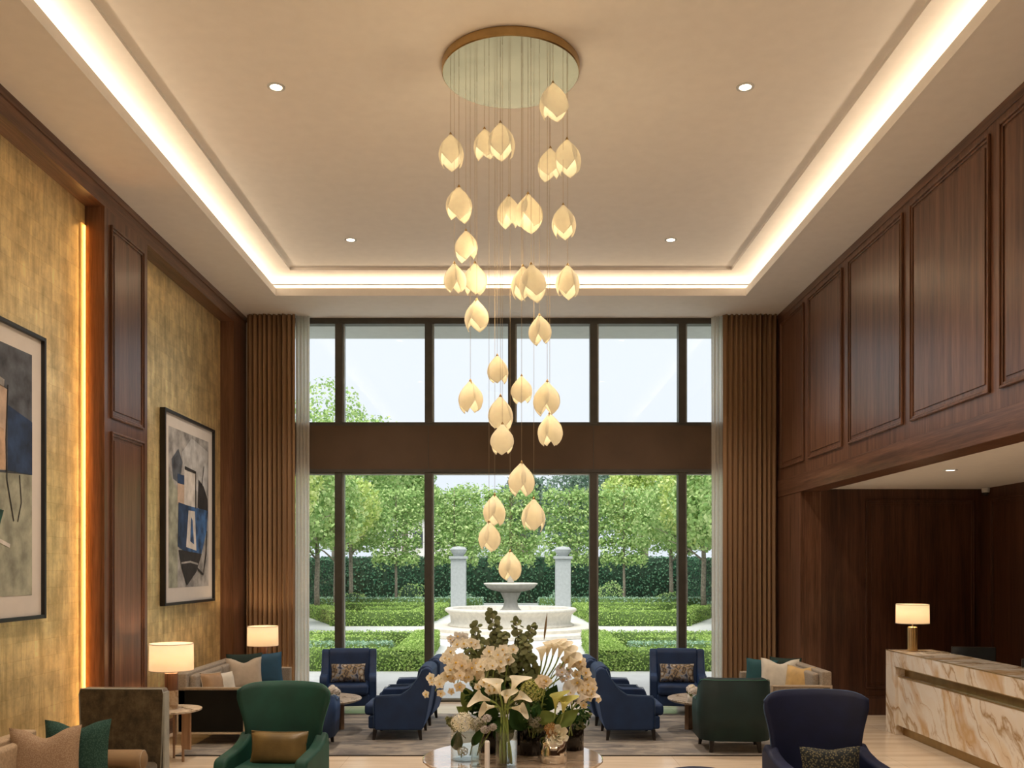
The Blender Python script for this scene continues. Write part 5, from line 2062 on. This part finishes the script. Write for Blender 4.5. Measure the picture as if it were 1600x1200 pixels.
side = {-1: 'on the gold-wall side of the fountain', 1: 'on the reception side of the fountain'}
for s in (-1, 1):
    w_ = side[s]
    hedge('box_hedge', [(s * 4.2, 19.3, s * 2.1, 19.3), (s * 2.1, 19.3, s * 2.25, 24.9)], .65, .42, M['box_leaf'], M['box_core'], .05, 650, 'clipped box hedge along terrace and path, ' + w_, group='parterre hedges')
    hedge('box_hedge', [(s * 7.5, 24.9, s * 2.9, 24.9), (s * 7.5, 24.9, s * 7.5, 20.5)], .5, .40, M['box_leaf'], M['box_core'], .055, 420, 'low box hedge at back of nearer parterre, ' + w_, group='parterre hedges')
    hedge('box_hedge', [(s * 4.6, 20.6, s * 4.9, 23.4), (s * 4.9, 23.4, s * 3.4, 23.2)], .45, .40, M['box_leaf'], M['box_core'], .055, 420, 'angled box hedge inside nearer parterre, ' + w_, group='parterre hedges')
    hedge('grey_hedge', [(s * 4.3, 21.3, s * 3.1, 21.3)], .75, .40, M['glauc_leaf'], M['box_core'], .055, 420, 'grey-green clipped block in nearer parterre, ' + w_, group='parterre hedges')
    hedge('box_hedge', [(s * 6.2, 34.2, s * 3.6, 34.2), (s * 6.2, 34.2, s * 8.3, 40)], .8, .52, M['box_leaf'], M['box_core'], .07, 260, 'box hedge at front of farther parterre, ' + w_, group='parterre hedges')
    hedge('box_hedge', [(s * 3.4, 35.5, s * 3.2, 42), (s * 7.6, 42, s * 3.2, 42)], .7, .52, M['box_leaf'], M['box_core'], .08, 200, 'box hedge round back of farther parterre, ' + w_, group='parterre hedges')
    hedge('box_hedge', [(s * 5.6, 38, s * 4.4, 38)], .7, .50, M['box_leaf'], M['box_core'], .08, 200, 'short box hedge amid the farther parterre, ' + w_, group='parterre hedges')


def blob_leaves(c, r, n, leaf, sq=(1, 1, 1), lumps=7, seed=0):
    g = np.random.default_rng(seed)
    # several overlapping lobes make the outline
    cs = [np.array(c, float)]
    rs = [r * .72]
    for k in range(lumps):
        d = g.normal(0, 1, 3)
        d /= np.linalg.norm(d)
        cs.append(np.array(c) + d * np.array(sq) * r * .55)
        rs.append(r * g.uniform(.35, .55))
    w2 = np.array(rs) ** 2
    idx = g.choice(len(cs), n, p=w2 / w2.sum())
    d = g.normal(0, 1, (n, 3))
    d /= np.linalg.norm(d, axis=1, keepdims=True)
    rad = np.array(rs)[idx][:, None] * g.uniform(.80, 1.03, (n, 1))
    p = np.array(cs)[idx] + d * rad * np.array(sq)
    return leaf_cloud(p, d, leaf, g, .8), cs, rs


def shrub(label, x, y, r, h, mat, leaf=.08, n=1200, seed=0, group='rounded shrubs along the borders', name='shrub'):
    v, cs, rs = blob_leaves((x, y, h * .5), r, n, leaf, (1, 1, h * .5 / r), 6, seed)
    core = MB()
    core.lathe([(r * .5, 0), (r * .62, h * .3), (r * .55, h * .6), (r * .2, h * .8), (.001, h * .82)], 12, (x, y, -.01))
    o = link(name, mesh_quads(name, v, mat, core, M['ivy_core']))
    tag(o, label, 'shrub', group)


k = 0
for s in (-1, 1):
    sd = 'gold-wall' if s < 0 else 'reception'
    for (x, y, r, h, mt, lab) in [(4.6, 19.6, .50, .62, 'glauc_leaf', 'grey-green shrub at the window corner, %s side, first from the terrace'), (5.2, 21.0, .6, .62, 'glauc_leaf', 'grey-green shrub second from the terrace, %s side'), (5.9, 23.0, .7, .7, 'glauc_leaf', 'grey-green shrub third from the terrace, %s side'),
                                  (8.4, 27.5, .9, .9, 'glauc_leaf', 'wide grey-green shrub in the side border, %s side'), (8.8, 31, .9, .95, 'glauc_leaf', 'grey-green shrub further down the side border, %s side'), (9.0, 35, .9, .9, 'tree_leaf', 'leafy green shrub beneath the side trees, %s side'), (9.2, 40, 1.0, .9, 'glauc_leaf', 'pale shrub far down beneath the side trees, %s side'),
                                  (8.0, 47, 1.0, 1.0, 'tree_leaf', 'green shrub near the far corner, %s side'), (5.4, 50, .9, 1.5, 'tree_leaf', 'rounded green bush before the dark back hedge, %s side'), (2.8, 51, .9, 1.0, 'glauc_leaf', 'rounded pale bush beside the white gate pillar, %s side')]:
        k += 1
        shrub(lab % sd, s * x, y, r, h, M[mt], .07 if y < 30 else .10, 1500 if y < 30 else 900, k)

# dark hedge walls
hedge('hedge_wall', [(-11, 57, 11, 57)], 1.2, 2.75, M['ivy_leaf'], M['ivy_core'], .16, 75, 'tall dark green hedge closing the garden at the back', 'hedge')
for s in (-1, 1):
    hedge('hedge_wall', [(s * 11, 26, s * 11, 56)], 1.0, 2.6, M['ivy_leaf'], M['ivy_core'], .15, 70, 'tall dark green hedge running along the garden, %s side' % ('gold-wall' if s < 0 else 'reception'), 'hedge')
    hedge('border_hedge', [(s * 1.9, 46.5, s * 9, 46.5)], 1.0, .62, M['glauc_leaf'], M['box_core'], .10, 120, 'low loose hedge across the far border, %s side' % ('gold-wall' if s < 0 else 'reception'), 'hedge')

# pleached trees: bare trunk, boxed crown trained in tiers


def pleached_data(seed, lx, ly, z0, z1, tiers, leaf, n, mat):
    g = np.random.default_rng(seed)
    vs = []
    th = (z1 - z0) / tiers
    for k in range(tiers):
        zc = z0 + (k + .5) * th
        m = n // tiers
        p = np.stack([g.uniform(-.5, .5, m) * lx * g.uniform(.85, 1.05), g.normal(0, .30, m) * ly, zc + g.normal(0, .27, m) * th], 1)
        nn = np.stack([g.normal(0, .3, m), np.sign(p[:, 1]) * .6, np.full(m, .7)], 1)
        nn /= np.linalg.norm(nn, axis=1, keepdims=True)
        vs.append(leaf_cloud(p, nn, leaf, g, .6))
    return mesh_quads('crown', np.concatenate(vs), mat)


def trunk_data(h0, h1, lx, tiers, r=.085):
    mb = MB()
    mb.tube([(0, 0, 0), (.02, 0, h0 * .5), (0, .01, h0), (0.01, 0, h1 * .7), (0, 0, h1)], [r, r * .9, r * .8, r * .6, r * .3], 8)
    th = (h1 - h0) / tiers
    for k in range(tiers):
        z = h0 + (k + .5) * th
        for s in (-1, 1):
            mb.tube([(0, 0, z - .12), (s * .2, 0, z), (s * lx * .48, 0, z + .02)], [.035, .028, .012], 6)
    return mb.data('trunk', M['bark'], True)


crA = [pleached_data(50 + i, 3.05, .9, 2.3, 6.6, 5, .19, 4200, M['tree_leaf']) for i in range(2)]
trA = trunk_data(2.3, 6.5, 3.5, 5)
x_back = [(-6.5, 'first'), (-3.2, 'second'), (0.05, 'third'), (3.3, 'fourth'), (6.4, 'last')]
for i, (x, nm) in enumerate(x_back):
    t = empty('pleached_tree', (x, 52.5, 0), 0, 'tiered pleached tree of back row, %s from the gold-wall side' % nm, 'tree', 'pleached trees across the back')
    link('trunk', trA, t)
    link('crown', crA[i % 2], t)
crB = []
for i in range(3):
    v, cs, rs = blob_leaves((0, 0, 4.7), 2.2, 6500, .20, (.95, 1, 1.08), 12, 70 + i)
    crB.append(mesh_quads('crown', v, M[['tree_leaf_yellow', 'tree_leaf', 'tree_leaf'][i]]))
mb = MB()
mb.tube([(0, 0, 0), (.03, .02, 1.2), (0, 0, 2.4), (.05, 0, 4.0), (0, .05, 6.0)], [.13, .11, .10, .07, .03], 10)
for k in range(9):
    a = k * 2.4
    z = 2.4 + k * .38
    mb.tube([(0, 0, z), (cos(a) * .6, sin(a) * .6, z + .5), (cos(a) * 1.5, sin(a) * 1.5, z + .9)], [.05, .035, .012], 6)
trB = mb.data('trunk', M['bark'], True)
nth = ['nearest', 'second', 'third', 'fourth', 'farthest']
for s in (-1, 1):
    for i, y in enumerate((29.5, 34.3, 39.1, 43.9, 48.6)):
        t = empty('garden_tree', (s * (7.9 + .12 * i), y, 0), R(i * 70 + (s > 0) * 35), 'clear-stemmed leafy tree of the side row, %s from the house, %s side' % (nth[i], 'gold-wall' if s < 0 else 'reception'), 'tree', 'clear-stemmed trees down both sides')
        link('trunk', trB, t)
        link('crown', crB[(i + (s > 0)) % 3], t)

# tall trees beyond the garden


def tall_tree(x, y, zc, r, mat, label, seed, n=6500, leaf=.30, sq=(1, 1, 1.1)):
    t = empty('tall_tree', (x, y, 0), 0, label, 'tree', 'tall trees beyond the hedge')
    v, cs, rs = blob_leaves((0, 0, zc), r, n, leaf, sq, 12, seed)
    link('crown', mesh_quads('crown', v, mat), t)
    MB().tube([(0, 0, 0), (.1, 0, zc * .5), (0, 0, zc)], [.3, .25, .12], 10).build('trunk', M['bark'], t, smooth=True)


tall_tree(-11.0, 58, 8.6, 4.6, M['tree_leaf'], 'tallest tree, rising into the upper window near the drape on the gold-wall side', 90, 12000, .24)
tall_tree(-7.6, 66, 7.6, 2.6, M['tree_leaf'], 'tree beyond the hedge next to the tallest one', 91)
tall_tree(-3.5, 80, 6.6, 3.7, M['tree_leaf'], 'rounded bright green tree behind the hedge, left of the fountain top', 92, 8000, .26)
tall_tree(.9, 68, 6.6, 2.3, M['tree_leaf_dark'], 'dark tree right behind the fountain, beyond the hedge', 93)
tall_tree(5.2, 76, 7.4, 3.8, M['tree_leaf_dark'], 'broad dark tree beyond the hedge right of the fountain', 94, 8000)
tall_tree(9.0, 63, 7.0, 3.2, M['tree_leaf_yellow'], 'yellow-green tree beyond the hedge on the reception side', 95, 8000)
tall_tree(14.3, 57, 8.4, 3.0, M['tree_leaf'], 'big tree whose top pokes into the upper window by the reception drape', 96, 8000)
tall_tree(-20, 72, 6.5, 4.0, M['tree_leaf_dark'], 'dark tree beyond the hedge behind the tallest one', 97)
tall_tree(.6, 90, 5.6, 3.0, M['tree_leaf'], 'far small tree between the two rounded trees', 98, 5000)

# pale house glimpsed between the trees
t = empty('house', (-9.6, 96, 0), 0, 'pale house glimpsed between the trees at the back of the garden', 'house')
MB().box(-4, 4, 0, 8, 0, 7.2).build('wall', M['render_wall'], t)
MB().prism([(-4.4, 7.2), (4.4, 7.2), (2.6, 9.2), (-2.6, 9.2)], -.4, 8.4, 'y').build('roof', M['slate_roof'], t)
for x in (-2.4, 0, 2.4):
    for z in (1.0, 4.2):
        MB().box(x - .5, x + .5, -.06, .02, z, z + 1.7).build('window', M['window_dark'], t)

# white gate pillars with ball-shaped caps
for s, nm in ((-1, 'gold-wall'), (1, 'reception')):
    t = empty('gate_pillar', (s * 2.5, 44.5, 0), 0, 'white square gate pillar with a broad cap, %s side of the fountain' % nm, 'pillar', 'white gate pillars')
    MB().box(-.36, .36, -.36, .36, 0, 2.55).build('shaft', M['gate_stone'], t, bevel=.02, seg=1)
    MB().box(-.44, .44, -.44, .44, 2.55, 2.68).lathe([(.0001, 2.68), (.22, 2.68), (.34, 2.85), (.40, 3.0), (.30, 3.12), (.0001, 3.16)], 24).build('cap', M['gate_stone'], t)
    MB().box(-.44, .44, -.44, .44, 0, .2).build('plinth', M['gate_stone'], t)

# fountain
FY = 30.0
t = empty('fountain', (0, FY, 0), 0, 'tiered cream stone fountain with a wide round basin in the garden', 'fountain')
MB().lathe([(.0001, 0), (3.15, 0), (3.15, .10), (3.10, .13), (.0001, .13)], 96).build('step', M['stone'], t)
MB().lathe([(.0001, .13), (2.62, .13), (2.62, .22), (2.56, .26), (.0001, .26)], 96).build('step', M['stone'], t)
MB().lathe([(.0001, .26), (2.02, .26), (2.04, .30), (1.93, .36), (1.96, .60), (2.06, .70), (2.12, .74), (2.12, .80), (2.06, .83), (1.90, .83), (1.86, .80), (1.80, .50), (.0001, .48)], 96).build('basin', M['stone'], t, smooth=True)
MB().lathe([(.0001, .66), (1.83, .66)], 64).build('water', M['water'], t)
MB().lathe([(.0001, .48), (.42, .50), (.40, .72), (.30, .78), (.24, .86), (.20, 1.05), (.30, 1.28), (.33, 1.32), (.0001, 1.33)], 40, wob=lambda a: .03 * cos(a * 8)).build('pedestal', M['stone'], t, smooth=True)
MB().lathe([(.0001, 1.32), (.30, 1.33), (.62, 1.40), (.76, 1.48), (.80, 1.54), (.86, 1.58), (.86, 1.62), (.80, 1.63), (.70, 1.56), (.0001, 1.50)], 56, wob=lambda a: .012 * cos(a * 24)).build('bowl', M['stone'], t, smooth=True)
MB().lathe([(.0001, 1.5), (.14, 1.52), (.10, 1.70), (.16, 1.78), (.28, 1.84), (.30, 1.88), (.12, 1.90), (.07, 2.1), (.11, 2.2), (.05, 2.32), (.0001, 2.36)], 28).build('finial', M['stone'], t, smooth=True)
